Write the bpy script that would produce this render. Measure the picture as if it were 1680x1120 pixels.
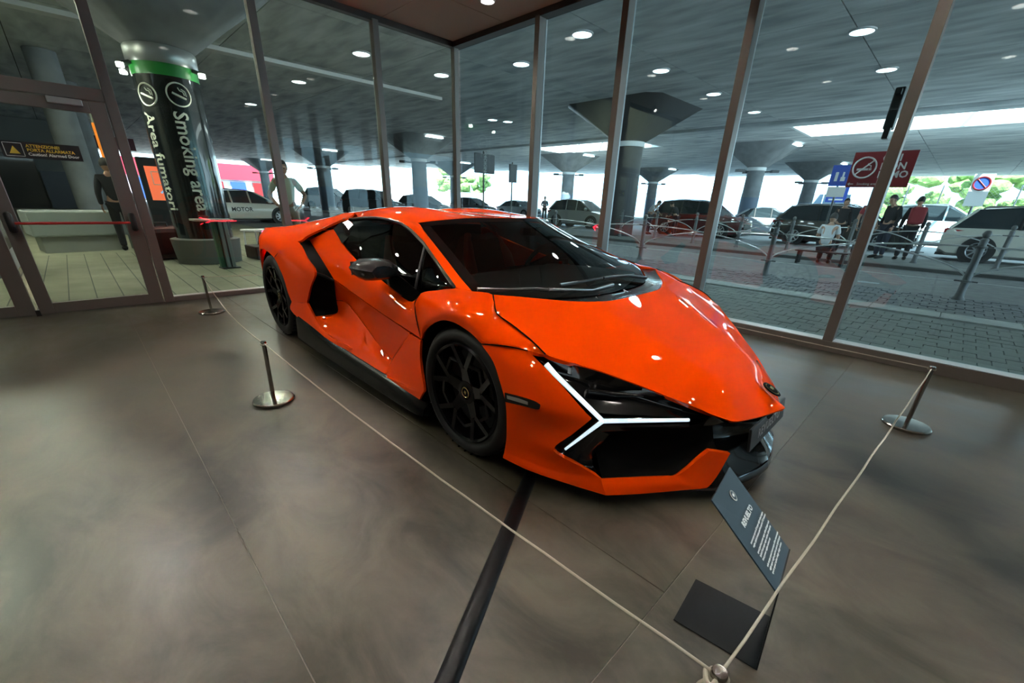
import bpy, bmesh, math, random
import numpy as np
from mathutils import Vector, Matrix

for _o in list(bpy.data.objects):
    bpy.data.objects.remove(_o)
SC = bpy.context.scene
COL = SC.collection

# ------------------------------------------------------------------ camera
# World: X along the sports car (nose at +X), Y to the car's left, Z up, metres.
FPX, CYPX = 682.12, 630.0              # focal length and principal row in pixels of 1680x1120
PITCH, ROLL, YAW = 0.411928, 0.0345631, 2.353994
CAM = np.array([1.5267, -2.1501, 1.2441])
_d = np.array([math.cos(PITCH) * math.cos(YAW), math.cos(PITCH) * math.sin(YAW), -math.sin(PITCH)])
_r0 = np.cross(_d, [0, 0, 1.0]); _r0 /= np.linalg.norm(_r0); _u0 = np.cross(_r0, _d)
_r = math.cos(ROLL) * _r0 + math.sin(ROLL) * _u0
_u = -math.sin(ROLL) * _r0 + math.cos(ROLL) * _u0
cam_data = bpy.data.cameras.new('camera')
cam_data.sensor_fit = 'HORIZONTAL'; cam_data.sensor_width = 36.0
cam_data.lens = FPX / 1680 * 36; cam_data.shift_y = (CYPX - 560) / 1680
cam_data.clip_start = 0.05; cam_data.clip_end = 600
cam = bpy.data.objects.new('camera', cam_data); COL.objects.link(cam)
cam.matrix_world = Matrix(((_r[0], _u[0], -_d[0], CAM[0]), (_r[1], _u[1], -_d[1], CAM[1]),
                           (_r[2], _u[2], -_d[2], CAM[2]), (0, 0, 0, 1)))
SC.camera = cam

def S(px, py, y=None, x=None, z=None):
    """Point on the sight line of a photo pixel where it meets a plane y=, x= or z=."""
    v = (px - 840) / FPX * _r - (py - CYPX) / FPX * _u + _d
    ax, val = (1, y) if y is not None else ((0, x) if x is not None else (2, z))
    return CAM + v * ((val - CAM[ax]) / v[ax])

# ------------------------------------------------------------------ sky, sun, exposure
SC.view_settings.view_transform = 'Standard'; SC.view_settings.look = 'None'
SC.view_settings.gamma = 1.0; SC.view_settings.use_curve_mapping = False
SC.view_settings.exposure = -0.12
W = bpy.data.worlds.new('sky'); SC.world = W; W.use_nodes = True
_bg = W.node_tree.nodes['Background']
_bg.inputs[0].default_value = (0.62, 0.83, 1.0, 1); _bg.inputs[1].default_value = 7.0
_sd = bpy.data.lights.new('sun', 'SUN'); _sd.energy = 40.0; _sd.angle = 0.01; _sd.color = (1, 0.96, 0.9)
sun = bpy.data.objects.new('sun', _sd); COL.objects.link(sun)
sun.rotation_euler = (math.radians(32), math.radians(14), math.radians(20))

# ------------------------------------------------------------------ helpers
def tag(o, label=None, cat=None, group=None, kind=None):
    if label: o['label'] = label
    if cat: o['category'] = cat
    if group: o['group'] = group
    if kind: o['kind'] = kind
    return o

def empty(name, loc=(0, 0, 0), rz=0.0, label=None, cat=None, group=None):
    o = bpy.data.objects.new(name, None); COL.objects.link(o)
    o.location = loc; o.rotation_euler = (0, 0, rz); o.empty_display_size = 0.1
    return tag(o, label, cat, group)

def obj(name, me, mat=None, parent=None, smooth=None, bevel=0.0, loc=None):
    if isinstance(me, bmesh.types.BMesh):
        m = bpy.data.meshes.new(name); me.to_mesh(m); me.free(); me = m
    o = bpy.data.objects.new(name, me); COL.objects.link(o)
    if mat is not None:
        me.materials.clear(); me.materials.append(mat)
    if parent is not None: o.parent = parent
    if loc is not None: o.location = loc
    if smooth is not None:
        if smooth >= 180:
            for p in me.polygons: p.use_smooth = True
        else:
            sharp_by_angle(me, smooth)
    if bevel > 0:
        b = o.modifiers.new('bevel', 'BEVEL'); b.width = bevel; b.segments = 2; b.limit_method = 'ANGLE'
        b.angle_limit = math.radians(35)
    return o

def sharp_by_angle(me, deg):
    bm = bmesh.new(); bm.from_mesh(me)
    t = math.radians(deg)
    for f in bm.faces: f.smooth = True
    for e in bm.edges:
        if len(e.link_faces) == 2 and e.calc_face_angle(0) > t: e.smooth = False
    bm.to_mesh(me); bm.free()

def bx(bm, lo, hi, M=None):
    v = [bm.verts.new((x, y, z)) for x in (lo[0], hi[0]) for y in (lo[1], hi[1]) for z in (lo[2], hi[2])]
    for f in ((0, 1, 3, 2), (4, 6, 7, 5), (0, 4, 5, 1), (2, 3, 7, 6), (0, 2, 6, 4), (1, 5, 7, 3)):
        bm.faces.new([v[i] for i in f])
    if M is not None: bmesh.ops.transform(bm, matrix=M, verts=v)
    return v

def box(name, lo, hi, mat, parent=None, bevel=0.0, M=None):
    bm = bmesh.new(); bx(bm, lo, hi, M); return obj(name, bm, mat, parent, bevel=bevel)

def tube(bm, pts, rad, n=10, cap=True):
    """Swept round tube through pts; rad a number or one per point."""
    pts = [Vector(p) for p in pts]; k = len(pts)
    rad = [rad] * k if not hasattr(rad, '__len__') else rad
    rings = []; side = None
    for i, p in enumerate(pts):
        t = (pts[min(i + 1, k - 1)] - pts[max(i - 1, 0)]).normalized()
        if side is None:
            side = t.orthogonal().normalized()
        else:
            side = (side - t * side.dot(t)).normalized()
        up = t.cross(side)
        rings.append([bm.verts.new(p + (side * math.cos(a) + up * math.sin(a)) * rad[i])
                      for a in [2 * math.pi * j / n for j in range(n)]])
    for a, b in zip(rings, rings[1:]):
        for j in range(n): bm.faces.new((a[j], a[(j + 1) % n], b[(j + 1) % n], b[j]))
    if cap:
        bm.faces.new(rings[0][::-1]); bm.faces.new(rings[-1])

def lathe(bm, prof, n=32, M=None, close=False):
    """prof: (radius, height) pairs turned round Z."""
    rings = []
    for r, h in prof:
        if r < 1e-6: rings.append([bm.verts.new((0, 0, h))])
        else: rings.append([bm.verts.new((r * math.cos(2 * math.pi * j / n), r * math.sin(2 * math.pi * j / n), h)) for j in range(n)])
    pairs = list(zip(rings, rings[1:])) + ([(rings[-1], rings[0])] if close else [])
    for a, b in pairs:
        for j in range(n):
            q = (j + 1) % n
            if len(a) == 1 and len(b) == 1: continue
            if len(a) == 1: bm.faces.new((a[0], b[q], b[j]))
            elif len(b) == 1: bm.faces.new((a[j], a[q], b[0]))
            else: bm.faces.new((a[j], a[q], b[q], b[j]))
    if M is not None: bmesh.ops.transform(bm, matrix=M, verts=[v for r in rings for v in r])

def prism(bm, poly, h0, h1, M=None):
    """Polygon in XY pulled from height h0 to h1."""
    a = [bm.verts.new((p[0], p[1], h0)) for p in poly]; b = [bm.verts.new((p[0], p[1], h1)) for p in poly]
    n = len(poly)
    bm.faces.new(a[::-1]); bm.faces.new(b)
    for i in range(n): bm.faces.new((a[i], a[(i + 1) % n], b[(i + 1) % n], b[i]))
    if M is not None: bmesh.ops.transform(bm, matrix=M, verts=a + b)

def catmull(P, n, axis):
    """Catmull-Rom refinement of a control grid along one axis, n steps per span."""
    P = np.moveaxis(np.asarray(P, float), axis, 0); m = len(P)
    if n <= 1 or m < 2: return np.moveaxis(P, 0, axis)
    out = []
    for i in range(m - 1):
        p1, p2 = P[i], P[i + 1]
        p0 = P[i - 1] if i > 0 else 2 * p1 - p2
        p3 = P[i + 2] if i < m - 2 else 2 * p2 - p1
        for k in range(n):
            t = k / n
            out.append(0.5 * (2 * p1 + (p2 - p0) * t + (2 * p0 - 5 * p1 + 4 * p2 - p3) * t * t + (3 * p1 - p0 - 3 * p2 + p3) * t ** 3))
    out.append(P[-1])
    return np.moveaxis(np.array(out), 0, axis)

def curve(pts, n=6):
    return catmull(np.array(pts, float), n, 0)

def grid_mesh(name, G, thick=0.0, centre=None, both=False):
    """Mesh from a point grid; thick folds the rim inwards as a flange; both adds the mirror half."""
    G = np.asarray(G, float); m, n = G.shape[:2]
    bm = bmesh.new()
    V = [[bm.verts.new(G[i, j]) for j in range(n)] for i in range(m)]
    for i in range(m - 1):
        for j in range(n - 1):
            q = [V[i][j], V[i + 1][j], V[i + 1][j + 1], V[i][j + 1]]
            try: bm.faces.new(q)
            except ValueError: pass
    bmesh.ops.remove_doubles(bm, verts=bm.verts, dist=1e-5)
    bm.normal_update()
    c = Vector(centre) if centre is not None else None
    s = 0.0
    for f in bm.faces:
        p = f.calc_center_median()
        ref = c if c is not None else Vector((p.x, 0, 0.35))
        s += f.normal.dot(p - ref) * f.calc_area()
    if s < 0:
        bmesh.ops.reverse_faces(bm, faces=bm.faces[:]); bm.normal_update()
    for f in bm.faces: f.smooth = True
    if thick:
        edges = [e for e in bm.edges if e.is_boundary and not (both and abs(e.verts[0].co.y) < 1e-4 and abs(e.verts[1].co.y) < 1e-4)]
        nv = {}
        for e in edges:
            for v in e.verts:
                if v not in nv: nv[v] = bm.verts.new(v.co - v.normal * thick)
        for e in edges:
            f0 = e.link_faces[0]; l = [q for q in f0.loops if q.edge == e][0]
            a, b = l.vert, l.link_loop_next.vert
            f = bm.faces.new((b, a, nv[a], nv[b])); f.smooth = False
            e.smooth = False
    if both:
        geom = bmesh.ops.duplicate(bm, geom=bm.verts[:] + bm.edges[:] + bm.faces[:])['geom']
        for v in [g for g in geom if isinstance(g, bmesh.types.BMVert)]: v.co.y = -v.co.y
        bmesh.ops.reverse_faces(bm, faces=[g for g in geom if isinstance(g, bmesh.types.BMFace)])
        bmesh.ops.remove_doubles(bm, verts=bm.verts, dist=2e-4)
    me = bpy.data.meshes.new(name); bm.to_mesh(me); bm.free()
    return me

def mirror_mesh(me):
    m = me.copy(); bm = bmesh.new(); bm.from_mesh(m)
    for v in bm.verts: v.co.y = -v.co.y
    bmesh.ops.reverse_faces(bm, faces=bm.faces[:]); bm.to_mesh(m); bm.free()
    return m

def copy_tree(o, parent=None, loc=None, rz=None):
    c = o.copy(); COL.objects.link(c); c.parent = parent
    if loc is not None: c.location = loc
    if rz is not None: c.rotation_euler = (0, 0, rz)
    for ch in list(o.children): copy_tree(ch, c)
    return c

def text_mesh(s, size=1.0, extrude=0.0, align='LEFT', bold=0.0, spacing=1.0, line=1.0):
    cu = bpy.data.curves.new('t', 'FONT'); cu.body = s; cu.size = size; cu.extrude = extrude
    cu.align_x = align; cu.align_y = 'CENTER'; cu.offset = bold; cu.space_character = spacing; cu.space_line = line
    cu.resolution_u = 2
    o = bpy.data.objects.new('t', cu); COL.objects.link(o)
    dg = bpy.context.evaluated_depsgraph_get()
    me = bpy.data.meshes.new_from_object(o.evaluated_get(dg))
    bpy.data.objects.remove(o); bpy.data.curves.remove(cu)
    return me

def frame(o, ex, ey):
    """Matrix with origin o, local x along ex, local y close to ey."""
    ex = Vector(ex).normalized(); ez = ex.cross(Vector(ey)).normalized(); ey = ez.cross(ex)
    return Matrix(((ex.x, ey.x, ez.x, o[0]), (ex.y, ey.y, ez.y, o[1]), (ex.z, ey.z, ez.z, o[2]), (0, 0, 0, 1)))

# ------------------------------------------------------------------ materials
def mat(name, col, rough=0.5, metal=0.0, coat=0.0, coat_rough=0.03, emit=None, estr=0.0, spec=0.5, alpha=1.0, trans=0.0):
    m = bpy.data.materials.new(name); m.use_nodes = True
    p = m.node_tree.nodes['Principled BSDF']
    p.inputs['Base Color'].default_value = (*col, 1); p.inputs['Roughness'].default_value = rough
    p.inputs['Metallic'].default_value = metal; p.inputs['Coat Weight'].default_value = coat
    p.inputs['Coat Roughness'].default_value = coat_rough; p.inputs['Specular IOR Level'].default_value = spec
    p.inputs['Alpha'].default_value = alpha; p.inputs['Transmission Weight'].default_value = trans
    if emit:
        p.inputs['Emission Color'].default_value = (*emit, 1); p.inputs['Emission Strength'].default_value = estr
    return m

def nd(m, t, **kw):
    n = m.node_tree.nodes.new(t)
    for k, v in kw.items():
        if k in n.inputs: n.inputs[k].default_value = v
        else: setattr(n, k, v)
    return n

def lk(m, a, b): m.node_tree.links.new(a, b)

def noisy(m, c1, c2, scale=5.0, detail=5.0, stretch=(1, 1, 1), rough=None, bump=0.0, lo=0.3, hi=0.7, dist=0.0, coord='Object'):
    """Mottle a material's colour (and roughness) with noise."""
    p = m.node_tree.nodes['Principled BSDF']
    tc = nd(m, 'ShaderNodeTexCoord'); mp = nd(m, 'ShaderNodeMapping'); mp.inputs['Scale'].default_value = stretch
    nz = nd(m, 'ShaderNodeTexNoise', Scale=scale, Detail=detail, Distortion=dist)
    rp = nd(m, 'ShaderNodeValToRGB'); e = rp.color_ramp.elements
    e[0].position = lo; e[0].color = (*c1, 1); e[1].position = hi; e[1].color = (*c2, 1)
    lk(m, tc.outputs[coord], mp.inputs[0]); lk(m, mp.outputs[0], nz.inputs['Vector'])
    lk(m, nz.outputs[0], rp.inputs[0]); lk(m, rp.outputs[0], p.inputs['Base Color'])
    if rough:
        mr = nd(m, 'ShaderNodeMapRange'); mr.inputs['To Min'].default_value = rough[0]; mr.inputs['To Max'].default_value = rough[1]
        lk(m, nz.outputs[0], mr.inputs[0]); lk(m, mr.outputs[0], p.inputs['Roughness'])
    if bump:
        b = nd(m, 'ShaderNodeBump', Strength=bump, Distance=0.02)
        lk(m, nz.outputs[0], b.inputs['Height']); lk(m, b.outputs[0], p.inputs['Normal'])
    return m

def glass_mat(name, tint, refl_boost=1.0, rough=0.0, ior=1.5):
    """Thin pane: clear with tint, mirror reflection by Fresnel."""
    m = bpy.data.materials.new(name); m.use_nodes = True; nt = m.node_tree; nt.nodes.clear()
    out = nd(m, 'ShaderNodeOutputMaterial'); mix = nd(m, 'ShaderNodeMixShader')
    tr = nd(m, 'ShaderNodeBsdfTransparent'); tr.inputs[0].default_value = (*tint, 1)
    gl = nd(m, 'ShaderNodeBsdfGlossy'); gl.inputs['Roughness'].default_value = rough
    gl.inputs[0].default_value = (1, 1, 1, 1)
    fr = nd(m, 'ShaderNodeLayerWeight'); fr.inputs['Blend'].default_value = 0.5
    pw = nd(m, 'ShaderNodeMath', operation='POWER'); pw.inputs[1].default_value = 5.0
    mu = nd(m, 'ShaderNodeMath', operation='MULTIPLY_ADD', use_clamp=True)
    mu.inputs[1].default_value = 0.9; mu.inputs[2].default_value = 0.04 * refl_boost
    lk(m, fr.outputs['Facing'], pw.inputs[0]); lk(m, pw.outputs[0], mu.inputs[0]); lk(m, mu.outputs[0], mix.inputs[0])
    lk(m, tr.outputs[0], mix.inputs[1]); lk(m, gl.outputs[0], mix.inputs[2]); lk(m, mix.outputs[0], out.inputs[0])
    return m
MATTE_B = mat('black_plastic', (.012, .012, .012), rough=.5)
# ================================================================== the showroom
X0, Y1, CEIL = -4.97, 2.80, 3.52          # inner faces of the two glazed walls, ceiling height
XB, YB = 6.4, -6.4                        # closed sides behind the camera
FLOORM = mat('floor_tile', (.10, .09, .075), rough=.3)
def floor_nodes(m):
    p = m.node_tree.nodes['Principled BSDF']
    tc = nd(m, 'ShaderNodeTexCoord'); mp = nd(m, 'ShaderNodeMapping'); mp.inputs['Rotation'].default_value = (0, 0, .45); mp.inputs['Scale'].default_value = (1.0, 1.7, 1)
    lk(m, tc.outputs['Object'], mp.inputs[0])
    n1 = nd(m, 'ShaderNodeTexNoise', Scale=.9, Detail=5.0, Distortion=.35); n2 = nd(m, 'ShaderNodeTexNoise', Scale=2.3, Detail=10.0, Roughness=.62, Distortion=.7)
    n3 = nd(m, 'ShaderNodeTexNoise', Scale=1.4, Detail=2.0); n4 = nd(m, 'ShaderNodeTexNoise', Scale=60.0, Detail=2.0)
    for n in (n1, n2, n3): lk(m, mp.outputs[0], n.inputs['Vector'])
    lk(m, tc.outputs['Object'], n4.inputs['Vector'])
    r1 = nd(m, 'ShaderNodeValToRGB'); e = r1.color_ramp.elements; e[0].position = .36; e[0].color = (.016, .014, .011, 1); e[1].position = .64; e[1].color = (.092, .080, .062, 1)
    r2 = nd(m, 'ShaderNodeValToRGB'); e = r2.color_ramp.elements; e[0].position = .37; e[0].color = (.010, .009, .007, 1); e[1].position = .66; e[1].color = (.125, .109, .085, 1)
    r3 = nd(m, 'ShaderNodeValToRGB'); e = r3.color_ramp.elements; e[0].position = .42; e[0].color = (1.03, .98, .91, 1); e[1].position = .60; e[1].color = (.97, 1.0, .90, 1)
    mx = nd(m, 'ShaderNodeMix', data_type='RGBA', blend_type='MIX'); mx.inputs[0].default_value = .5
    ml = nd(m, 'ShaderNodeMix', data_type='RGBA', blend_type='MULTIPLY'); ml.inputs[0].default_value = 1.0
    lk(m, n1.outputs[0], r1.inputs[0]); lk(m, n2.outputs[0], r2.inputs[0]); lk(m, n3.outputs[0], r3.inputs[0])
    lk(m, r1.outputs[0], mx.inputs[6]); lk(m, r2.outputs[0], mx.inputs[7]); lk(m, mx.outputs[2], ml.inputs[6]); lk(m, r3.outputs[0], ml.inputs[7])
    lk(m, ml.outputs[2], p.inputs['Base Color'])
    mr = nd(m, 'ShaderNodeMapRange'); mr.inputs['From Min'].default_value = .35; mr.inputs['From Max'].default_value = .65; mr.inputs['To Min'].default_value = .30; mr.inputs['To Max'].default_value = .44
    lk(m, n2.outputs[0], mr.inputs[0]); lk(m, mr.outputs[0], p.inputs['Roughness'])
floor_nodes(FLOORM)
GROUT = mat('floor_joint', (.20, .18, .15), rough=.7)
FRAME = mat('bronze_aluminium', (.150, .136, .122), rough=.42, metal=.4)
FRAMED = mat('dark_aluminium', (.045, .042, .040), rough=.45, metal=.4)
SILLM = mat('sill_aluminium', (.42, .43, .43), rough=.35, metal=.6)
CEILM = mat('ceiling_panel_brown', (.38, .28, .225), rough=.5)
CEILJ = mat('ceiling_joint', (.06, .05, .045), rough=.7)
WALLM = mat('wall_plaster', (.22, .20, .18), rough=.8)
PANE = glass_mat('window_glass', (.80, .91, .93), 1.25)
PANEL_L = glass_mat('door_wall_glass', (.84, .90, .88), .45)
LAMP = mat('downlight_diffuser', (1, 1, 1), rough=.4, emit=(1, .95, .86), estr=30)
LAMPRIM = mat('downlight_rim', (.5, .5, .5), rough=.4)
STEEL = mat('brushed_steel', (.36, .345, .32), rough=.2, metal=1)

floor = tag(box('floor', (X0 - .2, YB, -.30), (XB, Y1 + .2, -.006), GROUT), kind='structure')
for xa, xb, sy in ((X0 - .06, 1.18, (YB, -4.4, -2.006, -1.002, Y1 + .02)), (1.18, XB, (YB, -4.4, -2.006, Y1 + .02))):
    for ya, yb in zip(sy, sy[1:]):
        box('floor_tile', (xa + .0018, ya + .0018, -.02), (xb - .0018, yb - .0018, 0), FLOORM, floor)

ceiling = tag(box('ceiling', (X0 - .2, YB, CEIL + .012), (XB, Y1 + .2, CEIL + .25), CEILJ), kind='structure')
nx, ny = 9, 7
for i in range(nx):
    for j in range(ny):
        xa = X0 - .1 + i * 1.27; ya = Y1 + .1 - (j + 1) * 1.31
        box('ceiling_panel', (xa + .004, ya + .004, CEIL), (xa + 1.266, ya + 1.306, CEIL + .012), CEILM, ceiling)
tag(box('wall_front', (XB, YB, 0), (XB + .2, Y1 + .2, CEIL), WALLM), kind='structure')
tag(box('wall_near', (X0 - .2, YB - .2, 0), (XB + .2, YB, CEIL), WALLM), kind='structure')

# ---- right glazed wall (y = Y1): rails, mullions, panes
wr = empty('wall_right', (0, 0, 0)); wr['kind'] = 'structure'
GY = Y1 + .135
def rail(name, lo, hi, m, par, bev=.004): return box(name, lo, hi, m, par, bevel=bev)
rail('bottom_rail', (X0 - .1, Y1, 0), (XB, Y1 + .10, .10), FRAME, wr)
rail('sill', (X0 - .1, Y1 + .002, .10), (XB, GY + .02, .108), SILLM, wr)
rail('outer_rail', (X0 - .1, Y1 + .10, -.02), (XB, GY + .03, .10), SILLM, wr)
rail('top_rail', (X0 - .1, Y1, CEIL - .07), (XB, GY + .03, CEIL + .01), FRAMED, wr)
MX = [-4.55 + .0, -3.17, -1.84, -.445, .92, 2.285, 3.65, 5.0]
for x in MX[1:]:
    mu_ = rail('mullion', (x - .042, Y1, .10), (x + .042, GY - .01, CEIL - .05), FRAME, wr)
    rail('pressure_plate', (x - .034, GY + .006, .08), (x + .034, GY + .03, CEIL - .05), SILLM, mu_)
xs = [X0 - .02] + MX[1:] + [XB]
for a, b in zip(xs, xs[1:]):
    box('pane', (a + .03, GY - .006, .10), (b - .03, GY + .006, CEIL - .05), PANE, wr)

# ---- left glazed wall (x = X0): rails, mullions, panes, door
wl = empty('wall_left', (0, 0, 0)); wl['kind'] = 'structure'
GX = X0 - .075
rail('bottom_rail', (X0 - .06, -1.53, 0), (X0, Y1 + .1, .055), FRAME, wl)
rail('sill', (GX - .02, -1.53, .055), (X0 - .002, Y1 + .1, .062), SILLM, wl)
rail('top_rail', (GX - .03, YB, CEIL - .07), (X0, Y1 + .1, CEIL + .01), FRAMED, wl)
MY = [-4.55, -1.575, -.075, 1.475]
for y in MY:
    mu_ = rail('mullion', (GX + .01, y - .045, .0), (X0 + .02, y + .045, CEIL - .05), FRAME, wl)
    rail('pressure_plate', (GX - .03, y - .036, .0), (GX - .006, y + .036, CEIL - .05), SILLM, mu_)
rail('corner_post', (X0 - .10, Y1 + .03, 0), (X0 - .01, Y1 + .12, CEIL - .05), FRAME, wl)
ys = [-1.575, -.075, 1.475, Y1 + .09]
for a, b in zip(ys, ys[1:]):
    box('pane', (GX - .006, a + .03, .06), (GX + .006, b - .03, CEIL - .05), PANEL_L, wl)
rail('door_header', (GX - .02, -4.5, 2.04), (X0 + .01, -1.62, 2.15), FRAME, wl)
for a, b in ((-4.55, -1.62),):
    box('pane', (GX - .006, a + .04, 2.15), (GX + .006, b, CEIL - .05), PANEL_L, wl)
box('pane', (GX - .006, YB, .06), (GX + .006, -4.59, CEIL - .05), PANEL_L, wl)

def door_leaf(ya, yb, name):
    d = empty(name, (0, 0, 0)); d['kind'] = 'structure'
    xi, xo = X0 + .005, X0 - .055
    box('stile', (xo, ya, .01), (xi, ya + .11, 2.03), FRAME, d, bevel=.004)
    box('stile', (xo, yb - .125, .01), (xi, yb, 2.03), FRAME, d, bevel=.004)
    box('bottom_stile', (xo, ya + .11, .01), (xi, yb - .125, .115), FRAME, d, bevel=.004)
    box('top_stile', (xo, ya + .11, 1.93), (xi, yb - .125, 2.03), FRAME, d, bevel=.004)
    box('pane', (X0 - .03, ya + .10, .11), (X0 - .02, yb - .12, 1.94), PANEL_L, d)
    return d
d1 = door_leaf(-2.66, -1.63, 'door_1')
d2 = door_leaf(-3.72, -2.69, 'door_2')
for d, ya, yb in ((d1, -2.66, -1.63), (d2, -3.72, -2.69)):
    REDBAR = bpy.data.materials.get('panic_bar_red') or mat('panic_bar_red', (.45, .02, .02), rough=.35)
    bm = bmesh.new(); tube(bm, [(X0 + .07, ya + .06, .905), (X0 + .07, yb - .07, .905)], .013, 10); obj('push_bar', bm, REDBAR, d, smooth=60)
    for y in (ya + .06, yb - .065):
        bm = bmesh.new(); tube(bm, [(X0, y, .99), (X0 + .045, y, .985), (X0 + .06, y, .93), (X0 + .075, y, .90), (X0 + .045, y, .84), (X0, y, .83)], [.02, .03, .03, .028, .03, .02], 8); obj('bar_bracket', bm, MATTE_B, d, smooth=60)
    box('door_closer', (X0 + .005, yb - .42, 1.975), (X0 + .065, yb - .17, 2.03), SILLM, d, bevel=.006)
box('floor_hinge', (X0, -2.69, 0), (X0 + .03, -2.655, .06), MATTE_B, d1)
# warning sign stuck to the door glass
sg = box('warning_sign', (X0 - .019, -2.47, 1.485), (X0 - .014, -1.93, 1.625), mat('sign_black', (.012, .012, .013), rough=.4), d1)
Msg = Matrix(((0, 0, 1, X0 - .0125), (1, 0, 0, -2.47), (0, 1, 0, 1.555), (0, 0, 0, 1)))
YEL = mat('sign_yellow', (.65, .45, .05), rough=.5); WHT = mat('sign_white', (.7, .7, .68), rough=.5)
bm = bmesh.new(); prism(bm, [(.045, -.035), (.115, -.035), (.08, .03)], 0, .001, Msg); obj('triangle', bm, YEL, sg)
bm = bmesh.new()
for a, b in (((.02, .055), (.14, .055)), ((.14, .055), (.14, -.055)), ((.14, -.055), (.02, -.055)), ((.02, -.055), (.02, .055))):
    tube(bm, [Msg @ Vector((*a, .001)), Msg @ Vector((*b, .001))], .0025, 4)
obj('sign_border', bm, WHT, sg)
for s_, yy, m_ in (('ATTENZIONE!', .036, YEL), ('PORTA ALLARMATA', .002, YEL), ('Caution! Alarmed Door', -.034, WHT)):
    tm = text_mesh(s_, .036, 0, 'LEFT', .0008); tm.transform(Msg @ Matrix.Translation((.165, yy, .001))); obj('lettering', tm, m_, sg)

# ---- ceiling downlights: a rim, a glowing disc and the lamp itself
ORD = ('first', 'second', 'third', 'fourth', 'fifth', 'sixth')
p_ = S(800, -6, z=CEIL)
dl_xy = [(x, y) for x in (p_[0], -1.1, 1.2, 3.5) for y in (p_[1], -.3, -2.6)]
for i, (x, y) in enumerate(dl_xy):
    d = empty('downlight', (x, y, CEIL), 0, 'showroom ceiling downlight, %s from the right-hand glass, %s row from the door' % (ORD[i % 3], ORD[i // 3]), 'ceiling light', 'showroom ceiling downlights')
    bm = bmesh.new(); lathe(bm, [(.095, .004), (.095, -.05), (.080, -.052), (.078, .004)], 28, close=True); obj('rim', bm, LAMPRIM, d, smooth=40)
    bm = bmesh.new(); lathe(bm, [(0, -.002), (.078, -.002)], 28); obj('diffuser', bm, LAMP, d)
    ld = bpy.data.lights.new('downlight_lamp', 'AREA'); ld.shape = 'DISK'; ld.size = .10; ld.energy = 18; ld.color = (1, .93, .82); ld.spread = math.radians(115)
    lo = bpy.data.objects.new('lamp', ld); COL.objects.link(lo); lo.parent = d; lo.location = (0, 0, -.02)

# track spotlight near the door wall, aimed at the car
for k, (x, y, lab) in enumerate(((-4.55, -.75, 'small black spotlight on the ceiling near the glass door'), (-4.55, -2.6, 'small black spotlight on the ceiling above the door'))):
    d = empty('ceiling_spotlight', (x, y, CEIL), 0, lab, 'spotlight', 'ceiling spotlights along the door wall')
    dirv = (Vector((-.6, -1.2, .3)) - Vector((x, y, CEIL - .16))).normalized()
    bm = bmesh.new(); tube(bm, [(0, 0, 0), (0, 0, -.10)], .012, 8); obj('stem', bm, MATTE_B, d)
    q = Vector((0, 0, -.13)); bm = bmesh.new(); tube(bm, [q - dirv * .06, q + dirv * .07], .045, 16, cap=False); obj('housing', bm, MATTE_B, d, smooth=60)
    bm = bmesh.new(); tube(bm, [q + dirv * .02, q + dirv * .022], .043, 16); obj('lens', bm, LAMP, d)
    ld = bpy.data.lights.new('spot_lamp', 'SPOT'); ld.energy = 150; ld.spot_size = math.radians(75); ld.spot_blend = .6; ld.shadow_soft_size = .04; ld.color = (1, .95, .85)
    lo = bpy.data.objects.new('lamp', ld); COL.objects.link(lo); lo.parent = d; lo.location = q + dirv * .08; lo.rotation_euler = dirv.to_track_quat('-Z', 'Y').to_euler()
# ================================================================== the orange sports car
ORANGE = mat('orange_paint', (0.93, 0.060, 0.0005), rough=0.5, coat=0.75, coat_rough=0.012, spec=0.0)
GLOSS = mat('gloss_black', (0.004, 0.004, 0.0045), rough=0.1, spec=.4, coat=.35, coat_rough=0.02)
CARBON = mat('satin_black', (0.007, 0.007, 0.0075), rough=0.25, spec=.35)
MATTE = mat('matte_black', (0.003, 0.003, 0.003), rough=0.7, spec=0.05)
RUBBER = mat('tyre_rubber', (0.009, 0.009, 0.009), rough=0.6, spec=.3)
CARGLASS = glass_mat('tinted_windscreen', (0.30, 0.34, 0.34), 1.3)
SIDEGLASS = glass_mat('dark_side_glass', (0.12, 0.13, 0.13), 1.3)
DRLM = mat('daytime_light', (0.9, 0.95, 1), rough=0.3, emit=(0.70, 0.92, 1.0), estr=1.0)
TAILM = mat('red_tail_light', (0.6, 0.01, 0.02), rough=0.3, emit=(1.0, 0.03, 0.06), estr=30)
CHROME = mat('chrome', (0.8, 0.8, 0.8), rough=0.12, metal=1)
GREYGL = mat('grey_lens', (0.25, 0.24, 0.23), rough=0.15, coat=1)
GOLD = mat('gold_emblem', (0.75, 0.55, 0.2), rough=0.25, metal=1)
SEATO = mat('orange_leather', (0.42, 0.05, 0.012), rough=0.5)
DASHM = mat('dark_dashboard', (0.035, 0.035, 0.035), rough=0.6)
SKIRT = mat('skirt_black', (.004, .004, .004), rough=.22, spec=.18)
RIMB = mat('rim_black', (.003, .003, .0035), rough=.12, spec=.22)
WIPER = mat('wiper_black', (0.015, 0.015, 0.015), rough=0.35)
SILV = mat('wiper_silver', (0.35, 0.35, 0.35), rough=0.3, metal=1)

car = empty('sports_car', (0, 0, 0), 0, 'low orange wedge-shaped sports car inside the roped-off area of the showroom', 'car')

def P3(t):
    t = tuple(t)
    return S(t[0], t[1], y=t[2]) if abs(t[0]) > 50 else np.array(t, float)

def ctl(rows): return np.array([[P3(t) for t in r] for r in rows])

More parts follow.
